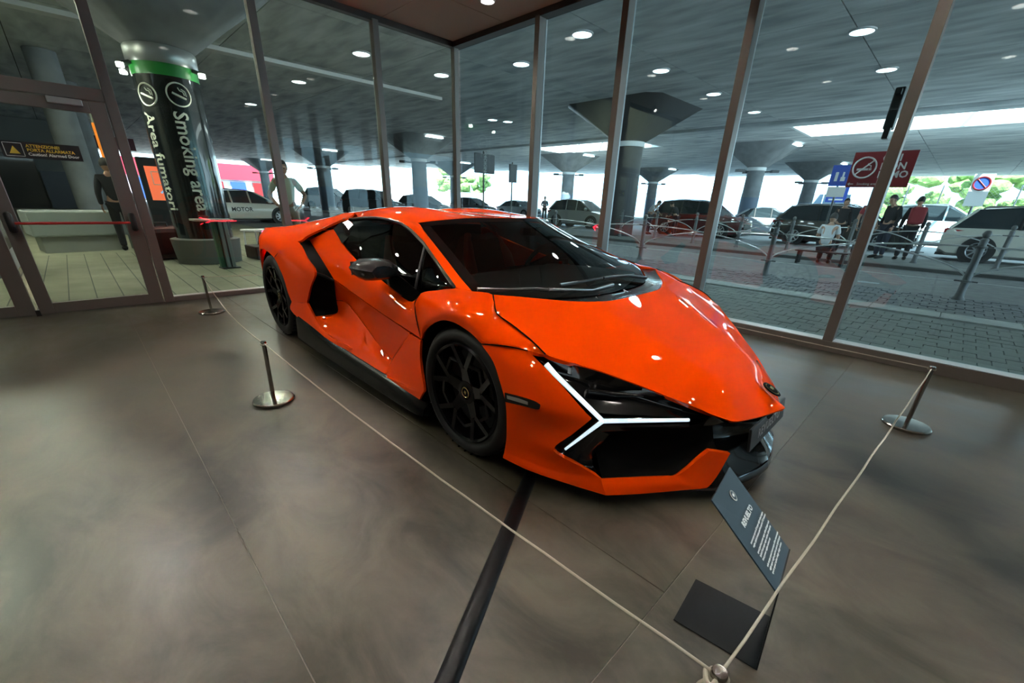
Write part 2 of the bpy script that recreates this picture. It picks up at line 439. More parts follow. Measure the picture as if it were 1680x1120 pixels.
def panel(name, rows, material, nu=5, nv=5, thick=0.015, parent=car, both_sides=True, G=None, label=None):
    """A curved body panel on the photographed side and its mirror image on the far side."""
    if G is None: G = catmull(catmull(ctl(rows), nu, 0), nv, 1)
    me = grid_mesh(name, G, thick)
    a = obj(name, me, material, parent)
    if label: a['label'] = label
    out = [a]
    if both_sides: out.append(obj(name, mirror_mesh(me), material, parent))
    return out

# ---- hood: one wedge plane with a soft crease each side, rolled down at its edges
def plane_z(x): return 0.785 - 0.412 * (x - 0.345)
def smax(a, s=0.02): return 0.5 * (a + np.sqrt(a * a + s * s))
def hood_z(x, y):
    yc = np.clip(0.37 - 0.27 * (x - 0.36), 0.14, 0.5)
    return plane_z(x) - 0.165 * smax(np.abs(y) - yc) + 0.004
cowl = curve([(0.350, 0, 0.786), (0.348, -0.2, 0.787), (0.336, -0.3, 0.79), (0.294, -0.4, 0.794), (0.249, -0.5, 0.802),
              (0.179, -0.6, 0.813), (0.102, -0.7, 0.824), P3((809, 483, -0.80))], 4)
side = [P3(t) for t in ((809, 483, -.80), (811, 497, -.835), (816, 514.5, -.868), (841, 533, -.88), (873, 559, -.885), (896, 581, -.875),
        (927, 592, -.83), (980, 607, -.73), (1020, 621.5, -.66), (1060, 636, -.585), (1120.7, 660, -.475), (1169, 680, -.375), (1199, 690.3, -.31))]
nose = [P3(t) for t in ((1199, 690.3, -.31), (1214, 690.5, -.265), (1254, 681.5, -.115), (1280, 672, -.03), (1288, 669, 0.0))]
cenl = [np.array((x, 0, plane_z(x) + .004)) for x in (.350, .55, .75, .95, 1.10)] + [np.array((1.165, 0, .442)), P3((1288, 669, 0))]
def resample(pts, n):
    pts = np.asarray(pts); d = np.r_[0, np.cumsum(np.linalg.norm(np.diff(pts, axis=0), axis=1))]
    s = np.linspace(0, d[-1], n); return np.stack([np.interp(s, d, pts[:, k]) for k in range(3)], 1)
NU, NV = 29, 61
c_a = resample(cowl, NU)                 # u: centre -> side, at v=0
c_b = resample(curve(nose[::-1], 4), NU) # u: centre -> side, at v=1
c_c = resample(curve(cenl, 4), NV); c_d = resample(curve(side, 4), NV)
c_c[-1] = c_b[0]
uu = np.linspace(0, 1, NU)[:, None, None]; vv = np.linspace(0, 1, NV)[None, :, None]
H = ((1 - vv) * c_a[:, None] + vv * c_b[:, None] + (1 - uu) * c_c[None] + uu * c_d[None]
     - ((1 - uu) * (1 - vv) * c_a[0] + (1 - uu) * vv * c_b[0] + uu * (1 - vv) * c_a[-1] + uu * vv * c_b[-1]))
zin = hood_z(H[..., 0], H[..., 1])
rim = np.zeros_like(zin); wsum = np.zeros_like(zin)
bnd = np.concatenate([c_a[1:], c_d[1:], c_b[1:]])
res = bnd[:, 2] - hood_z(bnd[:, 0], bnd[:, 1])
dd = np.hypot(H[..., 0][..., None] - bnd[:, 0], H[..., 1][..., None] - bnd[:, 1])
k = dd.argmin(-1); dmin = dd.min(-1)
wgt = 1 / (dd + 1e-4) ** 3
rsm = (wgt * res).sum(-1) / wgt.sum(-1)
fall = np.exp(-(dmin / 0.09) ** 1.3)
H[..., 2] = zin + rsm * fall
H[0, :, 1] = 0
obj('hood', grid_mesh('hood', H, 0.02, both=True), ORANGE, car)

# ---- front fender round the wheel arch
fender_rows = [
    [(691, 556, -.975), (690, 552.5, -.975), (688.7, 546, -.972), (687, 538.5, -.966), (685, 530, -.96)],
    [(698, 542.5, -.99), (692, 537, -.995), (688.5, 529, -.978), (684.5, 519, -.955), (681.3, 506, -.93)],
    [(710, 531, -1.0), (704, 521, -1.003), (698, 508, -.98), (690.5, 494, -.94), (690, 481.5, -.885)],
    [(727, 525, -1.003), (727, 514, -1.008), (724, 500, -.985), (720, 486, -.94), (718, 476, -.888)],
    [(745, 529, -1.003), (749, 518, -1.008), (752, 504, -.985), (752, 488, -.93), (748, 473, -.868)],
    [(760, 537.5, -1.0), (768, 529, -1.003), (775, 513, -.97), (778, 494, -.9), (774, 477.5, -.825)],
    [(772, 546, -1.0), (783, 543, -1.0), (797, 530, -.965), (806, 508, -.895), (808.3, 483.5, -.80)],
    [(781, 554.5, -1.0), (791, 553, -1.0), (806, 545, -.968), (815, 533, -.925), (815.3, 515, -.868)],
    [(786, 560, -1.0), (797, 560, -1.0), (818, 556, -.967), (843, 551, -.92), (872, 559.8, -.886)],
    [(788.5, 562, -1.0), (798, 562, -.998), (822, 562, -.969), (850, 566, -.935), (895, 581.4, -.876)],
    [(790, 563.7, -1.0), (800, 563.8, -.997), (825, 566.5, -.97), (848, 570, -.94), (867, 574.5, -.92)]]
fend = panel('front_fender', fender_rows, ORANGE, 4, 5)

# ---- front bumper side, lower lip and inward blade
bump_rows = [
    [(790, 565.2, -1.0), (812, 567, -.983), (840, 570.5, -.95), (867, 576, -.92)],
    [(809, 593, -1.0), (835, 600, -.985), (870, 608, -.95), (911, 620, -.895)],
    [(820.5, 627, -1.0), (850, 637, -.985), (893, 647, -.94), (941, 654, -.872)],
    [(829, 657, -1.0), (860, 664.5, -.985), (912, 676, -.925), (970, 687.5, -.85)],
    [(831, 681, -.995), (858, 692, -.967), (898, 703, -.92), (938, 713, -.882)],
    [(831, 712, -.99), (855, 722, -.96), (882, 730.5, -.935), (908, 738, -.912)],
    [(829.5, 728, -.987), (858, 740, -.953), (900, 756, -.905), (947, 762, -.858)],
    [(827, 743, -.985), (863.6, 757, -.95), (917, 776.5, -.885), (986, 785, -.80)],
    [(825.5, 747, -.99), (863.6, 763, -.958), (917, 783, -.892), (989, 797, -.808)],
    [(825, 751, -.988), (864, 770, -.955), (917, 788.8, -.89), (994, 812.5, -.80)]]
Gb = ctl(bump_rows)
Ga = catmull(catmull(Gb[:8], 4, 0), 6, 1)
Gl = catmull(Gb[7:], 6, 1)
Gtop = catmull(Gb[:4], 4, 0); Gmid = catmull(Gb[3:8], 4, 0)
Gfull = np.concatenate([catmull(Gtop, 6, 1), catmull(Gmid, 6, 1)[1:], Gl[1:]], 0)
bump = panel('front_bumper', None, ORANGE, G=Gfull)
blade_rows = np.array([
    [(986, 785, -.80), (1030, 783, -.71), (1072, 781.4, -.62), (1100, 780, -.56), (1113, 778, -.53), (1126, 770.5, -.51), (1145, 754, -.475), (1164, 739.5, -.44)],
    [(989, 799, -.806), (1030, 797, -.722), (1072, 795, -.63), (1112, 792, -.545), (1128, 788, -.505), (1147, 773, -.465), (1163, 759, -.43), (1180, 741, -.40)],
    [(994, 812.5, -.80), (1032, 811, -.72), (1075, 808, -.62), (1130, 803, -.50), (1153, 801, -.445), (1163, 797.5, -.42), (1179, 777, -.39), (1198, 743.5, -.36)]])
panel('bumper_blade', blade_rows, ORANGE, 3, 4, 0.02)

# ---- door, buttress panel, concave flank, sill
door_rows = [
    [(508, 394, -.85), (520, 413, -.865), (535, 437, -.885), (548, 458, -.895)],
    [(547, 376, -.76), (549, 400, -.81), (552, 430, -.865), (557, 464, -.90)],
    [(560, 398, -.80), (564, 425, -.855), (569, 450, -.895), (575, 477, -.915)],
    [(586, 429, -.86), (590, 452, -.90), (597, 474, -.922), (605, 498.5, -.935)],
    [(628, 461, -.885), (630, 480, -.925), (635, 500, -.947), (640, 522.5, -.955)],
    [(671, 494, -.90), (670, 508, -.94), (670, 524, -.96), (671, 542.5, -.967)],
    [(689, 482.5, -.885), (680, 502, -.93), (682, 524, -.957), (689.7, 555, -.971)]]
doors = panel('door', door_rows, ORANGE, 5, 5)
panel('flank_hollow', [
    [(548.5, 460, -.893), (549.5, 472, -.868), (552, 492, -.85)],
    [(575, 478.5, -.912), (571, 484, -.885), (569, 497, -.853)],
    [(605, 500, -.93), (603, 512, -.905), (598, 533, -.875)],
    [(640, 524, -.95), (632, 540, -.925), (620.7, 563.6, -.895)],
    [(672, 546, -.962), (658, 566, -.94), (643, 589, -.915)]], ORANGE, 5, 4)
panel('sill', [
    [(552, 493, -.85), (554, 512, -.853), (537, 516.5, -.91), (516, 519, -.98)],
    [(569, 498, -.853), (566, 520, -.875), (550, 535, -.93), (527, 539, -.99)],
    [(598, 534, -.875), (590, 548, -.912), (577, 558, -.95), (560, 572, -.992)],
    [(620.7, 564, -.895), (613, 575, -.93), (606, 583, -.955), (596, 593, -.987)],
    [(643, 590, -.915), (641, 596, -.935), (638, 603, -.955), (633, 614, -.982)]], ORANGE, 5, 4)
panel('lower_quarter', [
    [(503.6, 496.6, -.99), (491, 496.6, -1.0), (478.4, 495, -1.003)],
    [(508, 505, -.988), (494, 504, -1.0), (476.5, 507, -1.004)],
    [(516, 519.5, -.985), (507, 520, -1.0), (492, 524, -1.002)],
    [(529, 541, -.993), (522, 540, -1.0), (512, 538, -1.0)],
    [(548, 556, -.992), (543, 557, -.998), (537, 558, -1.0)],
    [(577, 572, -.980), (573, 575, -.982), (570, 578, -.984)]], ORANGE, 4, 3)
panel('arch_blade', [
    [(673, 548, -.967), (681, 553, -.972), (689.5, 558.5, -.975)],
    [(657, 571, -.962), (671, 577, -.975), (688.6, 585, -.985)],
    [(643, 592, -.957), (665, 603, -.977), (692, 615, -.99)],
    [(634.5, 612, -.98), (663, 627, -.987), (695.4, 638, -.997)],
    [(636, 617, -.995), (662, 633, -1.0), (693, 645, -1.0)],
    [(638, 622, -.992), (662, 638, -.997), (688, 655, -.997)]], ORANGE, 4, 4)

panel('blade_step', [[(672, 546, -.962), (673, 548.5, -.966)], [(658, 566, -.94), (657, 571.5, -.961)], [(643, 589, -.915), (643, 592.5, -.956)], [(634, 611, -.955), (634.5, 613, -.979)]], ORANGE, 4, 2, 0)
# ---- rear quarter, shoulder and buttress
quart_rows = [
    [(428, 408, -.955), (427.5, 398, -.95), (431, 386, -.925), (444, 375, -.86)],
    [(435, 409.5, -.985), (440, 400, -.977), (449, 390, -.945), (466, 384, -.90)],
    [(449.5, 422.4, -1.0), (458, 412, -.995), (470, 404, -.972), (488, 396, -.935)],
    [(459, 441, -1.0), (474, 432, -1.004), (488, 426, -.995), (502, 421, -.97)],
    [(466, 458, -1.0), (484, 453, -1.008), (501, 449, -1.012), (516.4, 445.7, -1.01)],
    [(472, 478.6, -1.0), (485, 476, -1.005), (498, 473.5, -1.006), (509, 471, -1.003)],
    [(478.6, 495, -1.0), (487, 496, -1.0), (496, 496.3, -.997), (503.6, 496.6, -.99)]]
panel('rear_quarter', quart_rows, ORANGE, 4, 5)
# behind the arch, round to the tail
panel('rear_corner', [
    [P3((428, 408, -.955)), P3((427.5, 398, -.95)), P3((431, 386, -.925)), P3((444, 375, -.86))],
    [(-3.20, -.945, .70), (-3.27, -.925, .76), (-3.30, -.895, .86), (-3.26, -.83, .942)],
    [(-3.24, -.945, .45), (-3.38, -.905, .62), (-3.42, -.87, .76), (-3.42, -.78, .925)],
    [(-3.22, -.94, .30), (-3.46, -.87, .40), (-3.56, -.80, .72), (-3.58, -.68, .905)]], ORANGE, 4, 4)
deck_rows = [
    [P3((444, 375, -.86)), (-3.06, -.78, .962), (-3.12, -.66, .955), (-3.15, -.55, .93)],
    [P3((466, 384, -.90)), (-2.62, -.80, .985), (-2.72, -.69, 1.005), (-2.75, -.58, .985)],
    [P3((488, 395.5, -.935)), (-2.28, -.84, .975), (-2.42, -.73, 1.035), (-2.48, -.60, 1.035)],
    [P3((505, 386, -.88)), (-2.14, -.80, 1.01), (-2.22, -.71, 1.06), (-2.30, -.60, 1.07)],
    [P3((525, 376.5, -.81)), (-2.02, -.75, 1.045), (-2.08, -.68, 1.082), (-2.16, -.585, 1.10)],
    [P3((545, 367, -.75)), (-1.90, -.70, 1.07), (-1.97, -.64, 1.094), (-2.04, -.57, 1.118)],
    [P3((566, 358.5, -.68)), (-1.80, -.65, 1.097), (-1.84, -.60, 1.11), (-1.90, -.55, 1.13)]]
panel('rear_deck_shoulder', deck_rows, ORANGE, 4, 4)
panel('tail_deck', [
    [(-3.15, -.55, .93), (-3.16, -.3, .925), (-3.17, 0, .92)],
    [(-3.12, -.66, .955), (-3.40, -.4, .925), (-3.42, 0, .92)],
    [(-3.26, -.83, .942), (-3.54, -.5, .925), (-3.60, 0, .925)],
    [(-3.42, -.78, .925), (-3.66, -.5, .915), (-3.74, 0, .915)],
    [(-3.58, -.68, .905), (-3.71, -.45, .90), (-3.77, 0, .90)]], ORANGE, 4, 5)

# ---- roof with two bubbles
front_e = [(-.912, -.60, 1.107), (-.816, -.5, 1.127), (-.736, -.4, 1.14), (-.68, -.3, 1.147), (-.614, -.2, 1.150), (-.563, -.1, 1.152), (-.55, 0, 1.152)]
def roof_row(x, ye, ze, zb, zc):
    ys = [-ye, -ye * .86, -.42, -.30, -.19, -.09, 0]
    zs = [ze, ze + (zb - ze) * .48, zb - .008, zb, zb - .008, zc + .004, zc]
    return [(x, a, b) for a, b in zip(ys, zs)]
roof_rows = [front_e,
    roof_row(-1.03, .632, 1.108, 1.168, 1.160), roof_row(-1.22, .636, 1.124, 1.182, 1.158),
    roof_row(-1.46, .628, 1.121, 1.190, 1.150), roof_row(-1.70, .610, 1.106, 1.180, 1.130),
    roof_row(-1.90, .55, 1.128, 1.160, 1.105), roof_row(-2.16, .55, 1.108, 1.125, 1.07), roof_row(-2.45, .56, 1.03, 1.075, 1.02)]
Gr = catmull(catmull(np.array(roof_rows, float), 4, 0), 4, 1)
obj('roof', grid_mesh('roof', Gr, 0.012, both=True), ORANGE, car)
Ge = catmull(catmull(np.array([roof_row(-2.45, .56, 1.03, 1.075, 1.02), roof_row(-2.75, .57, .98, 1.0, .97), roof_row(-3.15, .55, .925, .93, .92)], float), 3, 0), 2, 1)
obj('engine_cover', grid_mesh('engine_cover', Ge, 0.01, both=True), CARBON, car)

# ---- A pillar and roof rail (between side window and windscreen)
panel('roof_pillar', [
    [(578, 359.5, -.622), (-1.75, -.622, 1.104), (-1.70, -.61, 1.106)],
    [(597, 356.6, -.640), (-1.50, -.636, 1.118), (-1.46, -.628, 1.121)],
    [(620, 356.6, -.655), (-1.27, -.648, 1.124), (-1.22, -.636, 1.124)],
    [(645, 361.5, -.664), (-1.07, -.652, 1.112), (-1.03, -.632, 1.108)],
    [(660, 366.5, -.668), (-.945, -.636, 1.108), (-.912, -.60, 1.107)],
    [(676, 378, -.675), (687, 373, -.648), (696, 379, -.622)],
    [(696, 399, -.70), (704, 398, -.68), (711, 398, -.66)],
    [(711, 421, -.735), (722, 422, -.725), (733, 426, -.72)],
    [(730, 448, -.80), (742, 450, -.79), (754, 453.5, -.778)],
    [(747.5, 471.5, -.868), (760, 474.5, -.85), (774, 477, -.825)]], ORANGE, 5, 4, 0.02)

# ---- windscreen, cowl, side window
wsR = curve([P3(t) for t in ((685, 365, -.60), (696, 379, -.622), (711, 398, -.66), (733, 426, -.72), (754, 453.5, -.778), (774, 477, -.825))], 5)
NWS = 13
ws_top = resample(curve(front_e, 4), NWS)
ws_bot = resample(curve([(-.105, -.815, .826), (.0, -.70, .812), (.10, -.55, .80), (.17, -.40, .795), (.215, -.2, .795), (.225, 0, .796)], 4), NWS)
ws_side = resample(wsR, 17); ws_cen = resample(curve([(-.55, 0, 1.152), (-.2, 0, 1.012), (.05, 0, .893), (.225, 0, .796)], 5), 17)
a_ = np.linspace(0, 1, 17)[:, None, None]; b_ = np.linspace(0, 1, NWS)[None, :, None]
ws_side[-1] = ws_bot[0]
WS = ((1 - a_) * ws_top[None] + a_ * ws_bot[None] + (1 - b_) * ws_side[:, None] + b_ * ws_cen[:, None]
      - ((1 - a_) * (1 - b_) * ws_top[0] + (1 - a_) * b_ * ws_top[-1] + a_ * (1 - b_) * ws_bot[0] + a_ * b_ * ws_bot[-1]))
WS[:, -1, 1] = 0
WS[..., 2] -= 0.004
windscreen = obj('windscreen', grid_mesh('windscreen', WS, 0, both=True), CARGLASS, car)
# black ceramic border along the glass edge
BW = WS[:, :3].copy(); BW[..., 2] += .0015
bt = WS[:2].copy(); bt[..., 2] += .0015
obj('windscreen_border', grid_mesh('windscreen_border', BW[:, :2], 0, both=False), GLOSS, windscreen)
obj('windscreen_border', mirror_mesh(grid_mesh('windscreen_border', BW[:, :2], 0)), GLOSS, windscreen)
obj('windscreen_border', grid_mesh('windscreen_border', bt, 0, both=True), GLOSS, windscreen)
cw_out = resample(cowl, 15)[::-1]; cw_in = resample(ws_bot, 15)
cw_out = cw_out.copy(); cw_out[:, 2] -= .006
cw_mid = (cw_out + cw_in) / 2; cw_mid[:, 2] -= .010
obj('cowl', grid_mesh('cowl', np.stack([cw_in - np.array([0, 0, .012]), cw_mid, cw_out]), 0.02, both=True), CARBON, car)
dlo = [P3(t) for t in ((547, 375, -.757), (563, 359.5, -.668), (578, 359.5, -.625), (597, 357, -.64), (620, 357, -.655), (640, 360.5, -.66), (658.6, 366.2, -.665), (676, 378.5, -.675),
       (696, 399.5, -.70), (711, 421.5, -.735), (730, 448.5, -.80), (746, 471, -.868), (718, 475.5, -.886), (690, 481, -.884),
       (671, 493.5, -.898), (628, 460.5, -.884), (586, 428.5, -.858), (560, 397.5, -.80))]
def dlo_ribbon():
    top = resample(np.array([dlo[0], dlo[1]] + dlo[2:12]), 33)
    bot = resample(np.array([dlo[0], dlo[17], dlo[16], dlo[15], dlo[14], dlo[13], dlo[12], dlo[11]]), 33)
    return top, bot
dt, db = dlo_ribbon()
tt = np.linspace(0, 1, 7)[:, None, None]
SW = dt[None] * (1 - tt) + db[None] * tt
SW[..., 1] += 0.010 - 0.02 * np.sin(math.pi * tt[..., 0])
for me in (lambda m: (m, mirror_mesh(m)))(grid_mesh('side_window', SW, 0)):
    sw = obj('side_window', me, SIDEGLASS, car)
def ribbon(name, pts, w, material, parent, push=0.0):
    bm = bmesh.new(); tube(bm, pts, w, 6); me = bpy.data.meshes.new(name); bm.to_mesh(me); bm.free()
    for m in (me, mirror_mesh(me)): obj(name, m, material, parent, smooth=180)
ribbon('window_seal', [Vector(p) + Vector((0, -.002, 0)) for p in dt[2:]], .009, WIPER, car)
ribbon('window_divider', [P3((697, 402, -.705)), P3((688, 440, -.80)), P3((681, 476, -.885))], .007, WIPER, car)
# black glossy corner behind the side window
panel('window_corner_trim', [[(547, 376, -.762), (553, 385, -.785), (561, 399, -.805)], [(556, 367, -.722), (566, 378, -.742), (572, 388, -.762)], [(565, 359, -.672), (577, 365, -.668), (580, 374, -.70)]], GLOSS, 3, 3, 0)

# ---- door mirror
def mirror_side(s):
    bm = bmesh.new()
    sec = []
    for x, k, dy in ((-.86, .80, 0), (-.82, .97, 0), (-.74, 1.0, -.005), (-.68, .86, -.01), (-.645, .55, -.02)):
        c = np.array((-1.0 + dy, .868))
        out = [(-1.135, .885), (-1.115, .905), (-1.06, .925), (-.985, .928), (-.915, .918), (-.875, .885), (-.862, .845), (-.865, .822), (-.91, .815), (-1.0, .812), (-1.07, .815), (-1.115, .845)]
        sec.append([(x + (.02 if a < -1.08 else 0), s * (c[0] + (a - c[0]) * k) * -1, c[1] + (b - c[1]) * k) for a, b in out])
    R = [[bm.verts.new(p) for p in r] for r in sec]
    for a, b in zip(R, R[1:]):
        for j in range(12): bm.faces.new((a[j], a[(j + 1) % 12], b[(j + 1) % 12], b[j]))
    bm.faces.new(R[0]); bm.faces.new(R[-1])
    bmesh.ops.recalc_face_normals(bm, faces=bm.faces)
    o = obj('door_mirror', bm, CARBON, car, smooth=40)
    bm = bmesh.new()
    foot = [P3((664, 462, -.87)), P3((690, 480.5, -.886)), P3((672, 494, -.902)), P3((640, 470, -.895))]
    head = [(-.70, -.885, .84), (-.69, -.885, .825), (-.76, -.91, .815), (-.80, -.90, .83)]
    A = [bm.verts.new((p[0], p[1] * -s, p[2])) for p in foot]; B = [bm.verts.new((p[0], p[1] * -s, p[2])) for p in head]
    for j in range(4): bm.faces.new((A[j], A[(j + 1) % 4], B[(j + 1) % 4], B[j]))
    bm.faces.new(A); bm.faces.new(B[::-1])
    if s < 0: pass
    bmesh.ops.recalc_face_normals(bm, faces=bm.faces)
    obj('mirror_foot', bm, MATTE, o, smooth=50)
    g = [(-.867, s * .90, .83), (-.867, s * 1.09, .83), (-.867, s * 1.09, .905), (-.867, s * .90, .905)]
    bm = bmesh.new(); bm.faces.new([bm.verts.new(p) for p in g]); bmesh.ops.solidify(bm, geom=bm.faces[:], thickness=.004)
    obj('mirror_glass', bm, CHROME, o)
mirror_side(-1); mirror_side(1)

# ---- side intake: dark duct behind the opening
panel('side_intake', [
    [(488, 396, -.928), (498, 395, -.89), (508, 394, -.85)],
    [(502, 421, -.955), (511, 417, -.91), (522, 416, -.867)],
    [(515, 445.7, -.985), (531, 449, -.93), (548, 458, -.89)],
    [(508, 471, -.985), (530, 480, -.90), (551, 487, -.85)],
    [(503, 496.6, -.975), (528, 505, -.90), (553, 510, -.85)],
    [(515, 519, -.975), (535, 516, -.91), (554, 513, -.853)]], MATTE, 1, 1, 0, G=None)
for q in (0, 1):
    s = -1 if q == 0 else 1
    bm = bmesh.new()
    a = [P3((516.4, 447.5, -1.0)), P3((531, 451.5, -.945)), P3((548, 460.5, -.892))]
    tube(bm, [(p[0], p[1] * -s, p[2]) for p in a], .010, 8); obj('intake_fin', bm, GLOSS, car, smooth=60)

# ---- black side skirt and floor
sk = [(-2.33, -.985), (-2.25, -1.0), (-2.0, -1.01), (-1.5, -1.015), (-1.0, -1.015), (-.6, -1.015), (-.38, -1.01), (-.33, -.99)]
skirt_rows = []
for i, (x, y) in enumerate(sk):
    zt = [.33, .335, .295, .235, .215, .205, .175, .17][i]
    skirt_rows.append([(x, y + .03, zt), (x, y, zt - .03), (x, y - .012, .115), (x, y, .085), (x, y + .16, .08)])
panel('side_skirt', skirt_rows, SKIRT, 3, 2, 0)
bm = bmesh.new()
prism(bm, [(.86, -.52), (.66, -.74), (.4, -.70), (-.4, -.70), (-.45, -.88), (-2.3, -.88), (-2.4, -.66), (-3.2, -.66), (-3.6, -.75), (-3.6, .75), (-3.2, .66), (-2.4, .66), (-2.3, .88), (-.45, .88), (-.4, .70), (.4, .70), (.66, .74), (.86, .52)], .10, .13)
obj('floor_pan', bm, MATTE, car)
# inner shell that keeps the gaps between panels dark
bm = bmesh.new()
bx(bm, (-3.5, -.64, .14), (.55, .64, .60)); bx(bm, (-2.3, -.8, .14), (-.45, .8, .44)); bx(bm, (-3.1, -.62, .55), (-1.9, .62, .90))
obj('inner_shell', bm, MATTE, car)
# wheel-arch liners
for x, r, w in ((0.0, .405, .66), (-2.779, .425, .64)):
    for s in (-1, 1):
        bm = bmesh.new(); n = 20
        A = [];
        for j in range(n + 1):
            a = math.pi * (-.12 + 1.24 * j / n)
            A.append([bm.verts.new((x + r * math.cos(a), s * yy, .36 + r * math.sin(a))) for yy in (.945 if x == 0 else .955, w)])
        for a, b in zip(A, A[1:]): bm.faces.new((a[0], a[1], b[1], b[0]))
        bm.faces.new([a[1] for a in A])
        obj('wheel_arch_liner', bm, MATTE, car)

# ---- splitter, nose, central intake
spl = [(.30, -.90), (.52, -.86), (.72, -.77), (.88, -.60), (1.03, -.44), (1.115, -.33), (1.18, -.12), (1.195, 0)]
panel('splitter', [[(x, y, .105 if y > -.4 else .085), (x + .008, y - .006 if y < -.2 else y, .08), (x - .03, y * .97, .062), (x - .35 if x > .6 else x - .02, y * .62, .075)] for x, y in spl], GLOSS, 3, 2, 0)
panel('nose_intake', [
    [(1.160, 0, .385), (1.150, 0, .33), (1.10, 0, .25), (1.165, 0, .17), (1.196, 0, .118)],
    [(1.10, -.15, .378), (1.09, -.15, .33), (1.03, -.14, .25), (1.10, -.15, .165), (1.17, -.16, .116)],
    [P3((1197, 693.5, -.300)), (1.035, -.30, .35), (.99, -.28, .27), (1.06, -.30, .18), (1.128, -.33, .113)],
    [P3((1169, 681.5, -.373)), (.985, -.40, .37), (.96, -.38, .28), (1.03, -.385, .17), (1.09, -.41, .105)]], GLOSS, 4, 4, 0)
# number-plate panel with the model name
plate = box('name_plate', (-.006, -.26, -.055), (.006, .26, .055), mat('plate_grey', (.018, .019, .020), rough=.4), car, bevel=.003)
plate.location = (1.142, 0.02, .295); plate.rotation_euler = (0, math.radians(-8), 0)
tm = text_mesh('REVUELTO', .062, .001, 'CENTER', .001, 1.15)
tm.transform(Matrix.Translation((.0075, 0, 0)) @ Matrix(((0, 0, 1, 0), (1, 0, 0, 0), (0, 1, 0, 0), (0, 0, 0, 1))))
obj('lettering', tm, mat('plate_letters', (.4, .4, .4), rough=.4), plate)
# bull shield on the nose
def shield(w, h, n=24):
    pts = []
    for i in range(n):
        a = 2 * math.pi * i / n
        x, y = math.sin(a), math.cos(a)
        yy = y * (1.0 if y > 0 else 1.15); xx = x * (1 - .18 * (y < 0) * abs(y) ** 1.5)
        pts.append((xx * w, yy * h))
    return pts
sh_o = Vector((1.117, 0, plane_z(1.117) + .004)); sl = Vector((1, 0, -.50)).normalized()
M = frame(sh_o, (0, 1, 0), (-sl.x, 0, -sl.z))
bm = bmesh.new(); prism(bm, shield(.034, .042), .001, .006, M); em = obj('nose_emblem', bm, MATTE, car)
bm = bmesh.new(); prism(bm, shield(.026, .033), .006, .0075, M); obj('emblem_shield', bm, GOLD, em)
bm = bmesh.new(); prism(bm, shield(.022, .028), .0075, .0085, M); obj('emblem_field', bm, MATTE, em)
bm = bmesh.new(); prism(bm, [(-.014, .004), (-.008, .012), (.004, .010), (.012, .016), (.010, .006), (.014, -.004), (.006, -.006), (.002, -.014), (-.002, -.004), (-.010, -.010)], .0085, .010, M); obj('emblem_bull', bm, GOLD, em)

# ---- headlight cavity and Y-shaped daytime light
hl_top = [P3(t) for t in ((867, 576, -.917), (896, 582, -.872), (927, 593, -.828), (980, 608, -.728), (1020, 622.5, -.658), (1060, 637, -.583), (1120.7, 661, -.473), (1169, 681, -.373))]
hl_line = [P3(t) for t in ((872, 580, -.905), (900, 606, -.86), (935, 640, -.83), (970, 672, -.80), (1000, 681, -.745), (1060, 684, -.61), (1120, 687, -.475), (1168, 690, -.365))]
for p in hl_line: p[0] -= .02
mid = [(a + b) / 2 + np.array((-.028, .012, -.012)) for a, b in zip(hl_top, hl_line)]
q1 = [a * .72 + b * .28 + np.array((-.02, .01, -.008)) for a, b in zip(hl_top, hl_line)]
hls = panel('headlight', [[a, q, m_, l] for a, q, m_, l in zip(hl_top, q1, mid, hl_line)], GLOSS, 4, 3, 0)
# lower black cheek between the Y and the blade
panel('intake_cheek', [
    [(908, 738.5, -.900), (908, 733, -.880), (912, 724, -.865)],
    [(935, 752, -.855), (945, 735, -.83), (950, 712, -.815)],
    [(960, 770, -.82), (962, 752, -.79), (985, 703, -.765)],
    [(986, 785.5, -.790), (971, 752, -.76), (1000, 712, -.73)]], GLOSS, 3, 3, 0)
panel('side_duct', [
    [(970, 690, -.79), (975, 720, -.74), (980, 752, -.74), (988, 784, -.78)],
    [(1010, 702, -.735), (1015, 725, -.66), (1025, 760, -.65), (1030, 784, -.69)],
    [(1065, 702, -.61), (1068, 725, -.54), (1070, 760, -.53), (1075, 783, -.59)],
    [(1120, 700, -.48), (1120, 725, -.42), (1125, 748, -.42), (1126, 772, -.48)],
    [(1168, 690, -.365), (1170, 712, -.34), (1172, 728, -.36), (1180, 741, -.39)]], MATTE, 3, 3, 0)
panel('duct_brow', [
    [(985, 697, -.80), (985, 706, -.795), (1000, 712, -.74)],
    [(1050, 697, -.64), (1050, 706, -.635), (1050, 711, -.59)],
    [(1130, 694, -.455), (1132, 701, -.45), (1130, 706, -.41)]], GLOSS, 3, 3, 0)
def drl(side_s, parent):
    c = P3((989, 690.5, -.812))
    arms = [([P3((896, 597, -.868)), P3((910, 613, -.858)), c], .0120, .0092), ([P3((927.5, 736.5, -.872)), c], .006, .0108), ([c, P3((1130, 688.8, -.452))], .0100, .0075)]
    bm = bmesh.new()
    for pts, ra, rb in arms:
        n = len(pts); tube(bm, [(p[0], p[1] * (1 if side_s < 0 else -1), p[2]) for p in pts], [ra + (rb - ra) * i / (n - 1) for i in range(n)], 6)
    o = obj('daytime_light', bm, DRLM, parent, smooth=60)
    bm = bmesh.new()
    for pts, ra, rb in arms:
        n = len(pts); tube(bm, [(p[0] - .018, (p[1] + .012) * (1 if side_s < 0 else -1), p[2] - .008) for p in pts], [(ra + (rb - ra) * i / (n - 1)) * 1.4 for i in range(n)], 6)
    obj('light_frame', bm, GLOSS, parent, smooth=60)
drl(-1, hls[0]); drl(1, hls[1])
